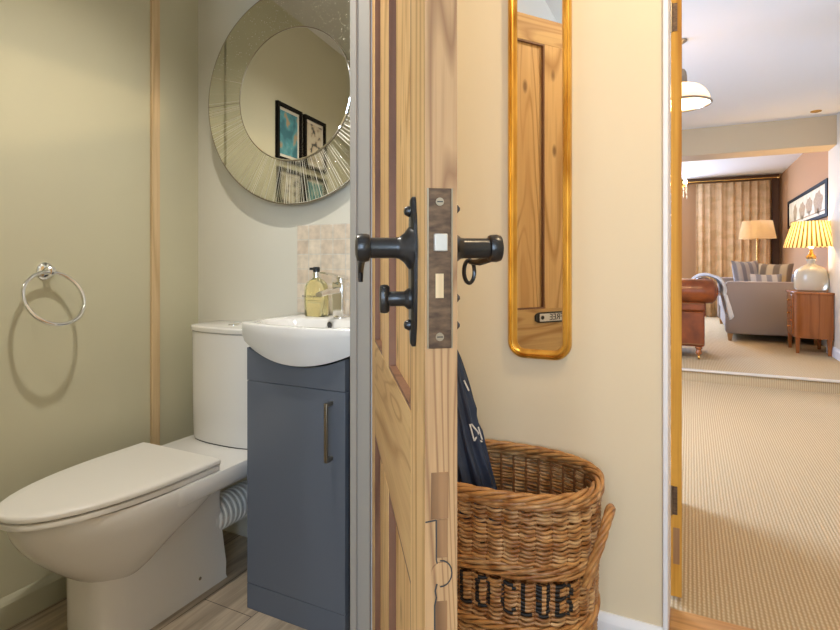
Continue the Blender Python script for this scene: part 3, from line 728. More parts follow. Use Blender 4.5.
R = [ring_on(bo(.03, .0, 1.25), lambda x, y: zb(x, y) + .004), ring_on(low, zb), ring_on(bo(.002, .040, 1.235), lambda x, y: zb(x, y) * .72 + .845 * .28), ring_on(mid, lambda x, y: zb(x, y) * .25 + .845 * .75), ring_on(O, .8455), ring_on(bo(.002), .8495), ring_on(bo(.006), .851),
     ring_on(bowl(bc[0], byc, .178, .100, O), .850), ring_on(bowl(bc[0], byc, .172, .095, O), .846), ring_on(bowl(bc[0], byc, .158, .084, O), .822), ring_on(bowl(bc[0], byc + .003, .130, .070, O, 2.3), .785), ring_on(bowl(bc[0], byc + .005, .07, .04, O, 2), .765), ring_on(bowl(bc[0], byc + .005, .018, .018, O, 2), .762)]
MB().rings(R).build('basin_body', M['ceramic'], ba, smooth=True, angle=50)
MB().lathe([(.017, .7625), (.014, .766), (.002, .767)], (bc[0], byc + .005, 0), 'z', 24).build('waste', M['chrome'], ba, smooth=True)
MB().lathe([(.0105, 1.3985), (.0105, 1.4015)], (bc[0] - .01, 0, .833), 'y', 24).build('overflow', M['dark_gap'], ba)
MB().tube([(bc[0] - .01 + .011 * cos(a), 1.398, .833 + .011 * sin(a)) for a in [2 * pi * i / 24 for i in range(24)]], .0015, 6, closed=True).build('overflow_ring', M['chrome'], ba, smooth=True)

# splashback
tag(B(-1.242, -.7695, 1.530, 1.5395, .852, 1.160).build('tiled_splashback', M['tiles'], None, origin=(-1.242, 1.53, .852)), 'beige stone mosaic tile splashback behind the basin tap', 'tiles')

# tap
tp = thing('basin_tap', 'chrome single lever mixer tap on the basin', 'tap', (bc[0], 1.462, .851))
tx, ty = bc[0] - .012, 1.462
MB().lathe([(.025, .8505), (.025, .855), (.022, .858)], (tx, ty, 0), 'z', 32).build('tap_base', M['chrome'], tp, smooth=True, angle=35)
bdy = MB(); bdy.rings([[(tx + (x - tx), y, z) for x, y in rrect(tx - w, tx + w, ty - w, ty + w, .006, 5)] for z, w in ((.856, .021), (.945, .0215), (.962, .0215), (.966, .020))]); bdy.build('tap_body', M['chrome'], tp, smooth=True, angle=35)
sp_ = MB(); sp_.rings([[(x, y, z) for x, z in rrect(tx - w, tx + w, zc_ - h_, zc_ + h_, .003, 3)] for y, w, zc_, h_ in ((1.462, .014, .942, .010), (1.40, .013, .938, .008), (1.352, .012, .932, .006), (1.345, .012, .930, .0055))]); sp_.build('spout', M['chrome'], tp, smooth=True, angle=35)
lv = MB(); lv.rings([[(x, y, z) for x, z in rrect(tx - w, tx + w, zc_ - h_, zc_ + h_, h_ * .6, 3)] for y, w, zc_, h_ in ((1.482, .014, .979, .006), (1.462, .0165, .981, .007), (1.43, .015, .988, .003), (1.375, .012, .996, .0025), (1.365, .011, .997, .002))]); lv.build('lever', M['chrome'], tp, smooth=True, angle=35)
MB().lathe([(.013, .963), (.013, .978)], (tx, ty, 0), 'z', 24).build('cartridge_neck', M['chrome'], tp, smooth=True, angle=35)

# soap bottle
sx, sy = -1.106, 1.462
sb = thing('soap_bottle', 'clear pump bottle of amber hand soap beside the tap', 'bottle', (sx, sy, .851))
prof = [(.0, .8512, .9), (.0, .853, 1.0), (1, .92, 1.0)]
secs = [(.037, .022, .8515), (.040, .025, .854), (.040, .025, .935), (.038, .0245, .948), (.033, .023, .960), (.024, .018, .969), (.012, .012, .975), (.0115, .0115, .979)]
MB().rings([[(x, y, z) for x, y in rrect(sx - a, sx + a, sy - b_, sy + b_, min(a, b_) * .8, 8)] for a, b_, z in secs]).build('bottle_body', M['amber'], sb, smooth=True, angle=60)
MB().lathe([(.0135, .9785), (.0135, .997), (.010, .999)], (sx, sy, 0), 'z', 24).build('collar', M['chrome'], sb, smooth=True, angle=40)
ph = MB().lathe([(.0115, .999), (.0115, 1.012), (.0095, 1.014)], (sx, sy, 0), 'z', 24); ph.box(sx - .004, sx + .004, sy - .032, sy, 1.004, 1.012); ph.build('pump_head', M['black_plastic'], sb, smooth=True, angle=40)
sbt = text_mesh('MOLTON BROWN', .0092, M['black_plastic'], 'bottle_lettering', .0003); sbt.parent = sb
sbt.location = (0, -.0256, .066); sbt.rotation_euler = (pi / 2, 0, 0)
B(sx - .028, sx + .028, sy - .0258, sy - .0253, .904, .9048).build('label_line', M['frame_black'], sb)

# ------------------------------------------------------------------ wicker basket
bk = thing('wicker_basket', 'oval woven willow basket with black stencilled letters against the cream wall', 'basket', (-.43, 1.345, 0))
KC = (-.432, 1.345)
def kp(t, z, off=0):
    """point on basket outline; t in 0..1 starting at the left going round the front (-y)"""
    fl = .935 + .065 * min(1, z / .5)
    a, b_ = .236 * fl, .166 * (.95 + .05 * min(1, z / .5)); e = 2 / 2.35
    th = pi + 2 * pi * t
    c_, s_ = cos(th), sin(th)
    x = a * abs(c_) ** e * (1 if c_ > 0 else -1); y = b_ * abs(s_) ** e * (1 if s_ > 0 else -1)
    # outward normal approx
    nx, ny = x / a ** 2, y / b_ ** 2; l = sqrt(nx * nx + ny * ny) + 1e-9
    return (KC[0] + x + nx / l * off, KC[1] + y + ny / l * off, z)
# arc-length table
NT = 2000; tab = [0.0]
for i in range(NT):
    p = kp(i / NT, .3); q = kp((i + 1) / NT, .3); tab.append(tab[-1] + sqrt((p[0] - q[0]) ** 2 + (p[1] - q[1]) ** 2))
PER = tab[-1]
import bisect
def t_of(s):
    s = s % PER; i = min(NT - 1, max(0, bisect.bisect_right(tab, s) - 1)); d = tab[i + 1] - tab[i]
    return (i + (s - tab[i]) / d) / NT
NST = 36; SEG = 12; NP = NST * SEG
TT = [t_of(PER * i / NP) for i in range(NP)]
# letter strokes, in (px interval) -> t interval on the front
def t_for_px(px):
    best = None
    for i in range(0, 1000):
        t = i / 1000 * .56
        p = kp(t, .28)
        d = abs(pxof(p[0], p[1]) - px)
        if best is None or d < best[0] - 1e-9: best = (d, t)
    return best[1]
tL0 = t_for_px(461.0); tB1 = t_for_px(571.5)
GL = {'P': [[(0, 0), (0, 1), (.7, 1), (1, .85), (1, .65), (.7, .5), (0, .5)]],
      'O': [[(.35, 0), (0, .2), (0, .8), (.35, 1), (.65, 1), (1, .8), (1, .2), (.65, 0), (.35, 0)]],
      'L': [[(.1, 1), (.1, 0), (1, 0)]],
      'C': [[(1, .78), (.65, 1), (.35, 1), (0, .8), (0, .2), (.35, 0), (.65, 0), (1, .22)]],
      'U': [[(0, 1), (0, .2), (.35, 0), (.65, 0), (1, .2), (1, 1)]],
      'B': [[(0, 0), (0, 1), (.7, 1), (1, .85), (1, .65), (.7, .52), (0, .52)], [(.7, .52), (1, .38), (1, .15), (.7, 0), (0, 0)]]}
arcs = lambda t: tab[int(round(t * NT))]
letters = []
for ch, a, b_ in (('L', 461, 473), ('O', 477, 491), ('C', 501, 516), ('L', 520, 532.5), ('U', 537, 549.5), ('B', 555, 571)):
    letters.append((ch, arcs(t_for_px(a)) + .004, arcs(t_for_px(b_)) - .004))
w0 = letters[0][1]
letters += [('O', w0 - .040, w0 - .010), ('P', w0 - .076, w0 - .048)]
def inked(s, z):
    z0, z1 = .243, .317
    if z < z0 - .01 or z > z1 + .01: return 0
    for li, (ch, a, b_) in enumerate(letters):
        if s < a - .008 or s > b_ + .008: continue
        for poly in GL[ch]:
            for (u0, v0), (u1, v1) in zip(poly, poly[1:]):
                ax, ay = a + (b_ - a) * u0, z0 + (z1 - z0) * v0; bx_, by_ = a + (b_ - a) * u1, z0 + (z1 - z0) * v1
                dx, dy = bx_ - ax, by_ - ay; L2 = dx * dx + dy * dy
                k = max(0, min(1, ((s - ax) * dx + (z - ay) * dy) / L2)) if L2 else 0
                if (s - ax - k * dx) ** 2 + (z - ay - k * dy) ** 2 < .0047 ** 2: return li + 1
    return 0
we = MB(); we2 = MB(); inks = [MB() for _ in letters]
NS = 6; z = .012; row = 0; DZ = .0094
bands = ((.322, .358), (.196, .222), (.012, .03))
while z < .488:
    if any(a < z < b_ for a, b_ in bands): z += DZ; row += 1; continue
    rr = .0039 + random.uniform(-.0005, .0005); jit = random.uniform(-.3, .3)
    tgt = we if random.random() < .62 else we2
    ringsl = []
    drift = random.uniform(-.001, .001)
    for i in range(NP):
        ph = pi * i / SEG + jit
        off = .0042 * abs(cos(ph)) + .0004; zz = z + drift - .0031 * abs(cos(ph)) + .0010 * sin(i * .31 + row)
        P1 = Vector(kp(TT[i], zz, off)); P2 = Vector(kp(TT[(i + 1) % NP], zz, .0042 * abs(cos(ph + pi / SEG)) + .0004))
        t_ = (P2 - P1).normalized(); up = Vector((0, 0, 1)); bn = t_.cross(up)
        ringsl.append([P1 + (up * cos(2 * pi * k / NS + .5) * 1.12 + bn * sin(2 * pi * k / NS + .5)) * rr for k in range(NS)])
    vs = [p for r_ in ringsl for p in r_]; f1 = []; f2s = {}
    lz = .23 < z < .33
    for i in range(NP):
        s_mid = PER * (i + .5) / NP
        ik = lz and inked(s_mid, z)
        for k in range(NS):
            a_ = i * NS + k; b__ = i * NS + (k + 1) % NS; c__ = ((i + 1) % NP) * NS
            f = (a_, b__, c__ + (k + 1) % NS, c__ + k)
            (f2s.setdefault(ik, []) if ik else f1).append(f)
    tgt.add(vs, f1)
    for ik, f2 in f2s.items():
        used = sorted({i for f in f2 for i in f}); mp_ = {u: i for i, u in enumerate(used)}
        inks[ik - 1].add([vs[u] for u in used], [tuple(mp_[i] for i in f) for f in f2])
    z += DZ; row += 1
we.build('willow_weave', M['basket1'], bk, smooth=True, angle=80)
we2.build('pale_willow_weave', M['basket2'], bk, smooth=True, angle=80)
for ik in inks: ik.build('stencilled_letter', M['black_ink'], bk, smooth=True, angle=80)
st = MB()
for i in range(NST):
    t_ = TT[(i * SEG + SEG // 2) % NP]
    st.tube([kp(t_, .005), kp(t_, .25), kp(t_, .50)], .0042, 6)
st.build('stakes', M['stake'], bk, smooth=True)
# twisted bands (waling) and rim braid
def wale(name, z0, dz, r, nst, tw, m, off=.004, amp=.006):
    mb = MB()
    for k in range(nst):
        path = []
        for i in range(0, NP * 2):
            tt = i / (NP * 2); t_ = t_of(PER * tt); ph = 2 * pi * (tt * tw + k / nst)
            path.append(kp(t_, z0 + dz * sin(ph), off + amp * cos(ph)))
        mb.tube(path, r, 7, closed=True)
    return mb.build(name, m, bk, smooth=True, angle=80)
wale('waling_band', .332, .006, .0045, 3, 7, M['basket2'], .004, .005)
wale('waling_band', .346, .006, .0045, 3, 8, M['basket1'], .004, .005)
wale('waling_band', .208, .008, .0046, 4, 8, M['basket2'], .004, .005)
wale('waling_band', .020, .008, .0062, 3, 15, M['basket1'])
wale('rim_braid', .489, .006, .0052, 4, 6, M['basket1'], .003, .007)
wale('rim_braid', .503, .0075, .0054, 4, 7, M['basket2'], 0, .009)
B(KC[0] - .19, KC[0] + .19, KC[1] - .13, KC[1] + .13, .002, .012).build('basket_base', M['stake'], bk)
def handle(xs, sgn):
    mb = MB()
    ctrl = [(0, -.070, .300), (.012, -.068, .345), (.030, -.058, .400), (.040, -.035, .438), (.043, 0, .452), (.040, .035, .438), (.030, .058, .400), (.012, .068, .345), (0, .070, .300)]
    cp = [Vector((xs + sgn * a, KC[1] - .01 + b_, c_)) for a, b_, c_ in ctrl]
    fine = []
    for i in range(len(cp) - 1):
        p0 = cp[max(i - 1, 0)]; p1 = cp[i]; p2 = cp[i + 1]; p3 = cp[min(i + 2, len(cp) - 1)]
        for j in range(8):
            t_ = j / 8
            fine.append(.5 * ((2 * p1) + (-p0 + p2) * t_ + (2 * p0 - 5 * p1 + 4 * p2 - p3) * t_ ** 2 + (-p0 + 3 * p1 - 3 * p2 + p3) * t_ ** 3))
    for k in range(4):
        path = []
        for i, p in enumerate(fine):
            tg = (fine[min(i + 1, len(fine) - 1)] - fine[max(i - 1, 0)]).normalized()
            u = tg.cross(Vector((0, .3, 1))).normalized() if abs(tg.z) < .98 else Vector((1, 0, 0)); w = tg.cross(u)
            ph = i * .22 + pi / 2 * k
            path.append(p + (u * cos(ph) + w * sin(ph)) * .0062)
        mb.tube(path, .0054, 7)
    return mb.build('handle', M['basket2'], bk, smooth=True, angle=80)
handle(KC[0] + .222, 1); handle(KC[0] - .212, -1)

# ------------------------------------------------------------------ folded umbrella in the basket
um = thing('umbrella', 'folded navy umbrella with white print standing tip-up in the basket', 'umbrella', (-.45, 1.38, .03))
A0 = Vector((-.578, 1.385, .79)); A1 = Vector((-.50, 1.365, .33)); dv = (A1 - A0)
u_ = Vector((1, 0, 0)); w_ = Vector((0, 1, 0)); R = []
for i in range(25):
    f = i / 24; rad = .006 + .054 * f ** .7
    if i == 24: rad *= .9
    ring = []
    for k in range(48):
        a = 2 * pi * k / 48 + f * 1.6
        fold = 1 + .27 * sin(8 * (2 * pi * k / 48)) * min(1, f * 3) + .06 * sin(3 * a + 6 * f)
        r = rad * fold * (.86 if .36 < f < .42 else 1)
        ring.append(A0 + dv * f + u_ * r * cos(a) + w_ * r * sin(a) * .8)
    R.append(ring)
can = MB().rings(R).build('canopy', M['navy'], um, smooth=True, angle=70)
MB().tube([A0 - dv * .06, A0 + dv * .02], [.003, .005], 10).build('ferrule', M['black_plastic'], um, smooth=True)
hk = [A1 + Vector((.0, 0, .02)), A1 + Vector((.02, -.003, -.12)), A1 + Vector((.04, -.005, -.22)), A1 + Vector((.055, -.005, -.27)), A1 + Vector((.085, -.005, -.285)), A1 + Vector((.11, -.005, -.26))]
MB().tube(hk, [.006, .007, .010, .011, .011, .010], 12).build('handle', M['black_plastic'], um, smooth=True)
lg = MB(); lg0 = MB()
def umq(f, ang, r_extra=.002):
    rad = .006 + .054 * f ** .7
    p = A0 + dv * f + u_ * (rad * 1.16 + r_extra) * cos(ang) + w_ * (rad * 1.16 + r_extra) * sin(ang) * .8
    return p
for qi, (f0, a0, f1, a1) in enumerate(((.17, -.75, .23, -.45), (.41, -.95, .50, -.85), (.41, -.85, .46, -.45), (.46, -.45, .50, -.85), (.43, -.35, .50, -.25), (.50, -.6, .51, -.3))):
    (lg if qi else lg0).tube([umq(f0, a0), umq((f0 + f1) / 2, (a0 + a1) / 2), umq(f1, a1)], .0022, 6)
lg.build('printed_logo', M['white_print'], um); lg0.build('printed_mark', M['white_print'], um)

# ------------------------------------------------------------------ living room contents
def Wp(px, py, Y):
    q = qpx(px); x = q * Y; zc = -x * sin(A) + Y * cos(A)
    return x, CH - (py - HZ) * zc / F
# pendant lamp
pdx, pdy = -.05, 3.87
pe = thing('pendant_lamp', 'domed glass pendant lamp with a brass rim hanging near the doorway', 'lamp', (pdx, pdy, 2.45))
MB().lathe([(.002, 2.449), (.035, 2.449), (.034, 2.44), (.012, 2.425), (.004, 2.42)], (pdx, pdy, 0), 'z', 24).build('ceiling_rose', M['nickel'], pe, smooth=True)
MB().tube([(pdx, pdy, 2.43), (pdx, pdy, 2.25)], .005, 8).build('suspension_rod', M['nickel'], pe, smooth=True)
MB().lathe([(.020, 2.26), (.030, 2.245), (.034, 2.22), (.036, 2.16)], (pdx, pdy, 0), 'z', 24).build('gallery', M['nickel'], pe, smooth=True)
dome = []
for i in range(13):
    a = pi / 2 * i / 12; dome.append((.034 + .134 * sin(a), 2.040 + .125 * cos(a)))
dome2 = [(r - .004, z_ - .004) for r, z_ in reversed(dome)]
MB().lathe(dome, (pdx, pdy, 0), 'z', 48, cap0=False, cap1=False).build('glass_shade', M['opal'], pe, smooth=True)
MB().tube([(pdx + .171 * cos(a), pdy + .171 * sin(a), 2.038) for a in [2 * pi * i / 48 for i in range(48)]], .009, 8, closed=True).build('rim', M['nickel'], pe, smooth=True)
MB().lathe([(.01, 2.20), (.03, 2.17), (.034, 2.14), (.02, 2.11), (.001, 2.10)], (pdx, pdy, 0), 'z', 16).build('light_bulb', M['bulb'], pe, smooth=True)
# hook light fitting next to it
# ceiling smoke detector disc
x, _ = 0, 0
zc_ = (2.45 - CH) * F / (262 - 111); q = (816 - 420) / F
sxp, syp = zc_ * (q * cos(A) - sin(A)), zc_ * (q * sin(A) + cos(A))
tag(MB().lathe([(.045, 2.45), (.045, 2.443), (.030, 2.438), (.001, 2.438)], (sxp, syp, 0), 'z', 24).build('recessed_spotlight', M['brass'], None, smooth=True), 'small round recessed spotlight in the ceiling by the beam', 'light')

# leather chesterfield
cf = thing('leather_armchair', 'brown leather scroll-arm chair on castors standing on the raised floor', 'armchair', (-.35, 6.2, .1))
cy0 = 5.79; cyb = 6.62
MB().box(-.82, .125, cy0 + .01, cyb, .225, .56).build('back_panel', M['leather'], cf, bevel=.02, seg=3)
def roll(p, r): return MB().tube(p, r, 24)
zr = .752; rr_ = .118
rb_ = MB().tube([(-.90, cy0 + .06, zr), (-.895, cy0 + .06, zr), (-.2, cy0 + .06, zr), (.10, cy0 + .06, zr), (.19, cy0 + .06, zr), (.218, cy0 + .06, zr), (.225, cy0 + .06, zr)], [.05, rr_, rr_, rr_, rr_ * .97, .085, .05], 28)
rb_.build('back_roll', M['leather'], cf, smooth=True, angle=60)
ra = MB().tube([(.125, cy0 + .05, zr), (.125, cy0 + .06, zr), (.125, 6.55, zr), (.125, 6.60, zr), (.125, 6.615, zr)], [.08, rr_, rr_, .085, .05], 28)
ra.build('arm_roll', M['leather'], cf, smooth=True, angle=60)
MB().box(-.82, .135, cy0 + .0, cy0 + .10, .56, .655).box(.02, .135, cy0 + .1, cyb - .03, .5, .655).build('arm_side', M['leather'], cf, bevel=.02)
MB().box(-.83, -.70, cy0 + .1, cyb - .03, .5, .78).build('arm_side', M['leather'], cf, bevel=.02)
MB().box(-.70, .02, cy0 + .16, cyb, .56, .60).build('seat_cushion', M['leather'], cf, bevel=.015)
seam = MB(); seam.tube([(-.82, cy0 - .003, .634), (.12, cy0 - .003, .634)], .004, 6); seam.tube([(-.82, cy0 + .005, .25), (.12, cy0 + .005, .25)], .006, 6)
seam.build('piping', M['stake'], cf, smooth=True)
for (xx, yy_) in ((.075, 5.84), (-.76, 5.84), (.075, 6.55), (-.76, 6.55)):
    l_ = MB().lathe([(.028, .225), (.034, .212), (.020, .195), (.026, .175), (.030, .165), (.018, .148), (.014, .142)], (xx, yy_, 0), 'z', 20).build('leg', M['rosewood'], cf, smooth=True)
    q_ = MB().lathe([(.022, -.010), (.022, .010)], (xx, yy_, .1225), 'x', 16).build('castor', M['brass'], None, smooth=True, angle=40); q_.parent = l_; q_.location = -0 * Vector((0, 0, 0))
    # castor mesh is already in world coordinates of its parent chain
    q_.location = (0, 0, 0)
    q_.data.transform(Matrix.Translation(Vector((0, 0, 0))))
    for v in q_.data.vertices: pass
    # lathe around x used absolute xx twice: recentre
    q_.data.transform(Matrix.Translation(Vector((0, 0, 0))))
# throw over the arm
R = []
prof_t = []
for i in range(23):
    a = radians(205 - i * 10)
    prof_t.append((.135 + .150 * cos(a), zr + .150 * sin(a)))
for z_ in (.70, .64, .58, .53, .49): prof_t.append((.292 + (.70 - z_) * .25, z_))
prof_t = [(-.035, .66)] + prof_t
tm = []
for j in range(25):
    y_ = 6.02 + .50 * j / 24
    tm.append([(x_ + .010 * sin(j * 1.1 + i * .15) * (1 if x_ > .1 else .2) + (.012 * (1 + sin(j * .5)) if x_ > .2 else 0), y_ + .01 * sin(i * .6) + (.02 * (i - 20) / 6 if i > 20 else 0), z_ + .006 * sin(j * .9) - (.02 * sin(j * .8 + 1) if i > 25 else 0)) for i, (x_, z_) in enumerate(prof_t)])
th = MB(); th.rings(tm, False, False, closed=False)
tho = th.build('throw_blanket', M['throw'], None, smooth=True, angle=180)
so_ = tho.modifiers.new('t', 'SOLIDIFY'); so_.thickness = .016; so_.offset = 0
tag(tho, 'pale grey knitted throw draped over the leather chair arm', 'blanket')

# grey sofa along the right wall
gs = thing('fabric_sofa', 'grey fabric sofa on pale wooden feet seen from its arm', 'sofa', (.85, 8.4, .1))
gx0_, gx1_ = .375, 1.325; gy0, gy1 = 7.38, 9.42
arm = MB().prism(rrect(gx0_, gx1_, .185, .80, .045), gy0, gy0 + .15, lambda x, z, y: (x, y, z)); arm.build('arm', M['sofa'], gs, bevel=.02, seg=3)
arm = MB().prism(rrect(gx0_, gx1_, .185, .80, .045), gy1 - .15, gy1, lambda x, z, y: (x, y, z)); arm.build('arm', M['sofa'], gs, bevel=.02, seg=3)
B(gx0_ + .03, gx1_, gy0 + .15, gy1 - .15, .185, .38).build('seat_base', M['sofa'], gs, bevel=.01)
for k in range(2):
    y_ = gy0 + .155 + k * .87; B(gx0_ + .01, gx1_ - .22, y_, y_ + .865, .38, .54).build('seat_cushion', M['sofa'], gs, bevel=.03, seg=3)
B(gx1_ - .22, gx1_, gy0 + .15, gy1 - .15, .38, .86).build('backrest', M['sofa'], gs, bevel=.04, seg=3)
for (xx, yy_) in ((gx0_ + .05, gy0 + .05), (gx1_ - .06, gy0 + .05), (gx0_ + .05, gy1 - .06), (gx1_ - .06, gy1 - .06)):
    MB().rings([[(x, y, z_) for x, y in rrect(xx - w, xx + w, yy_ - w, yy_ + w, .004, 3)] for z_, w in ((.1, .018), (.185, .030))]).build('leg', M['sofa_leg'], gs)
sm = MB().tube([(x, gy0 - .001, z_) for x, z_ in rrect(gx0_ + .012, gx1_ - .012, .197, .788, .035)], .004, 6, closed=True); sm.build('arm_piping', M['sofa'], gs, smooth=True)
# cushions
def cushion(cx, cy, cz, w, h, d, rx, rz, m, label):
    N_ = 14; R = []; mbx = MB()
    vs = []; fs = []
    for side in (1, -1):
        for i in range(N_ + 1):
            for j in range(N_ + 1):
                u = -1 + 2 * i / N_; v = -1 + 2 * j / N_
                th_ = d * (1 - u ** 4) ** .5 * (1 - v ** 4) ** .5
                pin = 1 - .07 * (1 - abs(u) ** 2) * abs(v) ** 4
                pin2 = 1 - .07 * (1 - abs(v) ** 2) * abs(u) ** 4
                vs.append((w * u * pin2, side * th_ * .5, h * v * pin))
    n1 = (N_ + 1) ** 2
    for s_ in (0, 1):
        for i in range(N_):
            for j in range(N_):
                a_ = s_ * n1 + i * (N_ + 1) + j
                fs.append((a_, a_ + N_ + 1, a_ + N_ + 2, a_ + 1))
    mbx.add(vs, fs); o = mbx.build('scatter_cushion', M[m], None, smooth=True, angle=70)
    o.location = (cx, cy, cz); o.rotation_euler = (rx, rz * 0, rz); tag(o, label, 'cushion', 'scatter cushions on the grey sofa'); return o
cushion(.66, 8.12, .81, .20, .245, .13, radians(-12), radians(38), 'cushion_a', 'grey and white striped cushion propped on the sofa end by the curtain')
cushion(.925, 7.92, .79, .20, .23, .13, radians(-12), radians(-30), 'cushion_b', 'tan and brown striped cushion leaning towards the wall side of the sofa')
cushion(.82, 7.66, .725, .17, .17, .08, radians(-16), radians(8), 'cushion_a', 'smaller pale striped cushion lying low between the two larger cushions')

# side chest
sc_ = thing('side_chest', 'small bow-fronted mahogany chest with slender legs beside the grey sofa', 'chest', (1.13, 6.9, .1))
def bowpl(x0, x1, y0, y1, bowx, n=12):
    pts = [(x1, y1), (x1, y0 + .0)]
    out = []
    for i in range(n + 1):
        u = i / n; a = pi / 2 * u
        out.append((x0 + .09 + (x1 - x0 - .09) * (1 - u) ** 1.4 * 1.0 if False else x1 - (x1 - x0) * sin(a) ** .8, y0 + (.13) * (1 - cos(a)) ** 1.3))
    for i in range(1, n + 1):
        u = i / n; out.append((x0 - bowx * sin(pi * u) * .3, y0 + .13 + (y1 - y0 - .13) * u))
    return [(x1, y1)] + out
pl_ = bowpl(.955, 1.262, 6.58, 7.13, .02)
MB().prism(pl_, .265, .705).build('chest_body', M['rosewood'], sc_, smooth=True, angle=30)
pl2 = bowpl(.94, 1.266, 6.562, 7.15, .02)
MB().prism(pl2, .705, .727).build('chest_top', M['rosewood'], sc_, bevel=.004)
for z0_, z1_ in ((.29, .42), (.43, .56), (.57, .69)):
    d_ = B(.945, .957, 6.74, 7.09, z0_, z1_).build('drawer', M['rosewood'], sc_, bevel=.003)
    k_ = MB().lathe([(.006, .945), (.010, .932), (.008, .925), (.001, .923)], (0, 6.92, (z0_ + z1_) / 2), 'x', 14).build('knob', M['brass'], None, smooth=True); k_.parent = d_
for (xx, yy_) in ((.985, 6.70), (.975, 7.10), (1.235, 6.61), (1.235, 7.10)):
    MB().rings([[(x, y, z_) for x, y in rrect(xx - w, xx + w, yy_ - w, yy_ + w, .003, 3)] for z_, w in ((.1, .014), (.30, .022))]).build('leg', M['rosewood'], sc_)

# table lamp on it
lx, ly = 1.125, 6.86
tl = thing('table_lamp', 'table lamp with glass demijohn base and pleated gold shade on the chest', 'lamp', (lx, ly, .727))
gp = [(.10, .729), (.155, .735), (.172, .76), (.175, .84), (.170, .90), (.150, .945), (.105, .975), (.055, .995), (.04, 1.01), (.040, 1.03), (.052, 1.04), (.052, 1.055), (.035, 1.062)]
MB().lathe([(a_ * .86, b__ + .006) for a_, b__ in gp], (lx, ly, 0), 'z', 48).build('glass_base', M['mercury'], tl, smooth=True)
MB().lathe([(.040, 1.06), (.046, 1.085), (.034, 1.10), (.018, 1.12), (.012, 1.20)], (lx, ly, 0), 'z', 24).build('brass_neck', M['brass'], tl, smooth=True)
R = []
for f in (0, .5, 1):
    rad = .240 - .080 * f; zz = 1.185 + .262 * f
    R.append([(lx + (rad + .004 * (1 if k % 2 else -1)) * cos(2 * pi * k / 136), ly + (rad + .004 * (1 if k % 2 else -1)) * sin(2 * pi * k / 136), zz) for k in range(136)])
MB().rings(R, False, False).build('lamp_shade', M['shade_pleat'], tl, origin=(lx, ly, 1.185), smooth=False)
MB().lathe([(.01, 1.16), (.03, 1.20), (.035, 1.24), (.02, 1.28), (.001, 1.29)], (lx, ly, 0), 'z', 16).build('light_bulb', M['bulb'], tl, smooth=True)

# framed tree picture on the mauve wall
pf = thing('framed_print', 'long black framed print of trees on the mauve wall above the pleated lamp', 'picture', (1.344, 8.5, 1.5))
fy0, fy1, fz0, fz1 = 7.16, 9.80, 1.525, 1.93
xw2 = 1.344; w = .035
f = MB(); f.box(xw2 - .03, xw2, fy0, fy1, fz0, fz0 + w).box(xw2 - .03, xw2, fy0, fy1, fz1 - w, fz1).box(xw2 - .03, xw2, fy0, fy0 + w * 3, fz0 + w, fz1 - w).box(xw2 - .03, xw2, fy1 - w, fy1, fz0 + w, fz1 - w)
f.build('picture_frame', M['frame_black'], pf)
B(xw2 - .012, xw2 - .002, fy0 + w * 3, fy1 - w, fz0 + w, fz1 - w).build('print', M['art_paper'], pf)
art = MB()
for (yc, hw, hh, zb_) in ((7.72, .24, .13, 1.66), (8.25, .20, .10, 1.67), (8.72, .20, .11, 1.65), (9.25, .13, .12, 1.66)):
    poly = [(yc + hw * cos(a) * (1 + .12 * sin(5 * a)), zb_ + .06 + hh * sin(a) * (1 + .1 * sin(7 * a + 1))) for a in [2 * pi * i / 40 for i in range(40)]]
    art.prism(poly, xw2 - .0135, xw2 - .0115, lambda y, z, x: (x, y, z))
    art.box(xw2 - .0135, xw2 - .0115, yc - .03, yc + .03, zb_ - .06, zb_)
art.box(xw2 - .0135, xw2 - .0115, fy0 + .2, fy1 - .12, fz0 + .075, fz0 + .09)
art.build('tree_drawing', M['art_ink'], pf)

# floor lamp in the corner
fx, fyy = .94, 9.95
fl = thing('floor_lamp', 'standing lamp with a cream drum shade glowing in front of the curtain', 'lamp', (fx, fyy, .1))
MB().lathe([(.13, .1), (.13, .115), (.02, .13), (.011, .15), (.011, 1.45)], (fx, fyy, 0), 'z', 24).build('stand', M['brass'], fl, smooth=True, angle=40)
MB().lathe([(.255, 1.392), (.205, 1.668)], (fx, fyy, 0), 'z', 48, cap0=False, cap1=False).build('lamp_shade', M['shade_plain'], fl, smooth=True)
MB().lathe([(.01, 1.45), (.03, 1.49), (.035, 1.53), (.02, 1.57), (.001, 1.58)], (fx, fyy, 0), 'z', 16).build('light_bulb', M['bulb'], fl, smooth=True)

# curtain, pole and brown window surround
yw3 = 10.65
xa = qpx(696) * 10.45; xb = qpx(770.5) * 10.45
N_ = 260; top = []; bot = []
for i in range(N_ + 1):
    u = i / N_; x = xa + (xb - xa) * u
    f_ = .030 * sin(u * 2 * pi * 8 + 1.3 * sin(u * 9)) + .008 * sin(u * 2 * pi * 19)
    top.append((x, 10.46 + f_ * .6, 2.36)); bot.append((x, 10.46 + f_, .11))
midr = [((a[0] + b_[0]) / 2, b_[1], 1.2) for a, b_ in zip(top, bot)]
cu_ = MB().rings([top, midr, bot], False, False, closed=False).build('curtain', M['curtain'], None, smooth=True, angle=180)
sm_ = cu_.modifiers.new('t', 'SOLIDIFY'); sm_.thickness = .004
tag(cu_, 'long cream pleated curtain hanging on the far wall', 'curtain')
rod = thing('curtain_pole', 'thin brass curtain pole under the brown board at the far wall', 'curtain pole', (.3, 10.46, 2.39))
xr1 = qpx(777) * 10.46
MB().tube([(qpx(684) * 10.46, 10.46, 2.40), (xr1, 10.46, 2.40)], .012, 10).build('pole', M['brass'], rod, smooth=True)
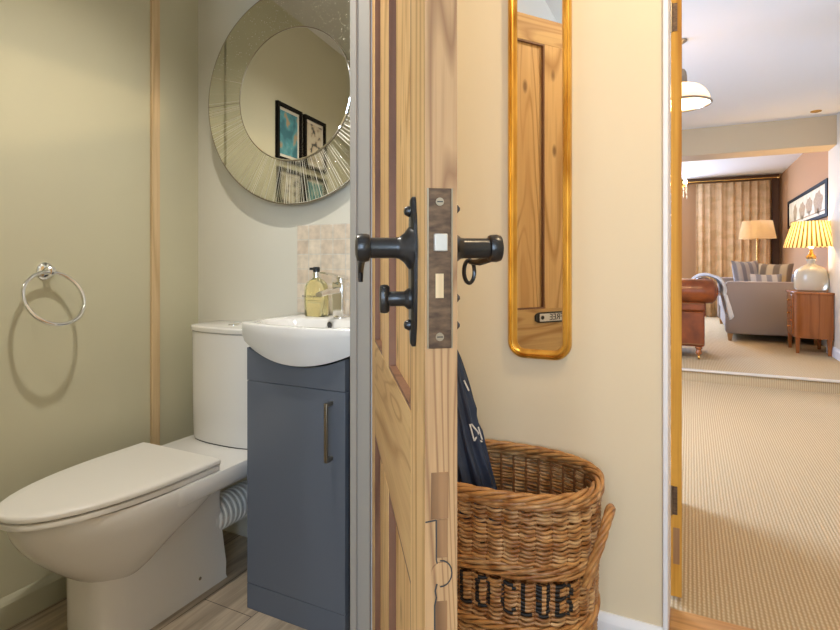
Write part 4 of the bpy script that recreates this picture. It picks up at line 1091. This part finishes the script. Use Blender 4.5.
MB().lathe([(.012, 0), (.026, .015), (.026, .035), (.001, .05)], (0, 0, 0), 'x', 16).build('finial', M['brass'], rod, smooth=True).location = Vector((xr1, 10.46, 2.40)) - Vector(rod.location)
xv0, xv1 = qpx(772) * 10.6, qpx(779.5) * 10.6
struct('trim_7', MB().box(qpx(681) * 10.6 - .6, xv1, 10.60, 10.65, 2.40, 2.475).box(xv0, xv1, 10.60, 10.65, .1, 2.40), M['brown_trim'], bevel=.004)

# crystal chandelier (mostly behind the orange door)
hx2, hy2 = -.225, 8.0
ch = thing('crystal_chandelier', 'lit crystal ceiling light just showing past the orange pine door', 'lamp', (hx2, hy2, 2.475))
MB().tube([(hx2, hy2, 2.474), (hx2, hy2, 2.05)], .008, 8).build('stem', M['brass'], ch, smooth=True)
MB().tube([(hx2 + .19 * cos(a), hy2 + .19 * sin(a), 2.04) for a in [2 * pi * i / 32 for i in range(32)]], .008, 6, closed=True).build('ring_frame', M['brass'], ch, smooth=True)
MB().tube([(hx2 - .19, hy2, 2.04), (hx2 + .19, hy2, 2.04)], .006, 6).build('cross_arm', M['brass'], ch, smooth=True)
for k in range(6):
    a = 2 * pi * (k + .05) / 6; bx0, by0 = hx2 + .17 * cos(a), hy2 + .17 * sin(a)
    MB().lathe([(.010, 2.045), (.026, 2.07), (.026, 2.10), (.001, 2.14)], (bx0, by0, 0), 'z', 12).build('light_bulb', M['bulb'], ch, smooth=True)
for k in range(12):
    a = 2 * pi * (k + .3) / 12; bx0, by0 = hx2 + .19 * cos(a), hy2 + .19 * sin(a); zz = 1.86 + .03 * (k % 3)
    MB().lathe([(.001, zz), (.009, zz + .03), (.002, zz + .06), (.006, zz + .08), (.002, zz + .10), (.005, zz + .12), (.001, 2.04)], (bx0, by0, 0), 'z', 6).build('crystal_drop', M['crystal'], ch)

# ------------------------------------------------------------------ lamps as light
def light(name, kind, loc, energy, col, size=.05, rot=None, size_y=None, spot=None, blend=.6):
    l = bpy.data.lights.new(name, kind); l.energy = energy; l.color = col
    o = bpy.data.objects.new(name, l); C.objects.link(o); o.location = loc
    if kind == 'AREA':
        l.shape = 'RECTANGLE' if size_y else 'SQUARE'; l.size = size
        if size_y: l.size_y = size_y
    else: l.shadow_soft_size = size
    if kind == 'SPOT': l.spot_size = spot; l.spot_blend = blend
    if rot: o.rotation_euler = rot
    return o
WARM = (1, .74, .45); SOFT = (1, .86, .68); COOL = (.50, .66, 1)
for i, (x, y) in enumerate(((-1.0, .85), (-1.0, .18))):
    f = MB().lathe([(.045, 2.299), (.045, 2.294), (.034, 2.292)], (x, y, 0), 'z', 24).build('ceiling_spotlight', M['chrome'], None)
    tag(f, 'recessed bathroom ceiling spotlight ' + ('over the toilet lid' if i == 0 else 'by the bathroom entrance'), 'light', 'bathroom ceiling spotlights')
    b_ = MB().lathe([(.030, 2.2915), (.030, 2.291)], (x, y, 0), 'z', 24).build('lens', M['spot_disc'], None); b_.parent = f
    light('bathroom_spot', 'SPOT', (x, y, 2.285), (50, 16)[i], (1, .95, .86), .018, spot=radians(132), blend=.75)
f = MB().lathe([(.07, 2.419), (.07, 2.405), (.05, 2.40)], (.3, .8, 0), 'z', 24).build('ceiling_spotlight', M['chrome'], None)
tag(f, 'round hall ceiling light above the doorway', 'light')
light('hall_lamp', 'SPOT', (.3, .85, 2.39), 43, (1, .76, .47), .03, spot=radians(165), blend=.3)
# narrow lamp added for a flash-like shadow edge, then wide window daylight
light('added_flash_light', 'AREA', (-.13, -1.52, 1.3), 11, (.74, .85, 1), .14, (pi / 2, 0, 0), 1.6)
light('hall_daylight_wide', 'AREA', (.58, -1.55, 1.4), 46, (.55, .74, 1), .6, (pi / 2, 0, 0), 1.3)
# daylight through the living windows
light('living_daylight', 'AREA', (X0 - .25, 3.65, 1.6), 175, COOL, 1.4, (0, -pi / 2 + .35, 0), 1.3)
light('living_daylight_far', 'AREA', (-.95, 10.9, 1.9), 360, COOL, 1.3, (-pi / 2 + .12, 0, 0), 1.3)
light('pendant_light', 'POINT', (pdx, pdy, 2.11), 85, (1, .66, .34), .035)
light('table_lamp_light', 'POINT', (lx, ly, 1.30), 20, (1, .66, .30), .035)
light('floor_lamp_light', 'POINT', (fx, fyy, 1.53), 44, (1, .66, .30), .035)
light('chandelier_light', 'POINT', (hx2, hy2, 2.2), 30, WARM, .10)

w = bpy.data.worlds.new('world'); sc.world = w; w.use_nodes = True
bg = w.node_tree.nodes['Background']; bg.inputs[0].default_value = (.65, .78, 1, 1); bg.inputs[1].default_value = .6
sc.view_settings.view_transform = 'Standard'; sc.view_settings.look = 'None'; sc.view_settings.gamma = 1; sc.view_settings.use_curve_mapping = False
sc.view_settings.exposure = 0
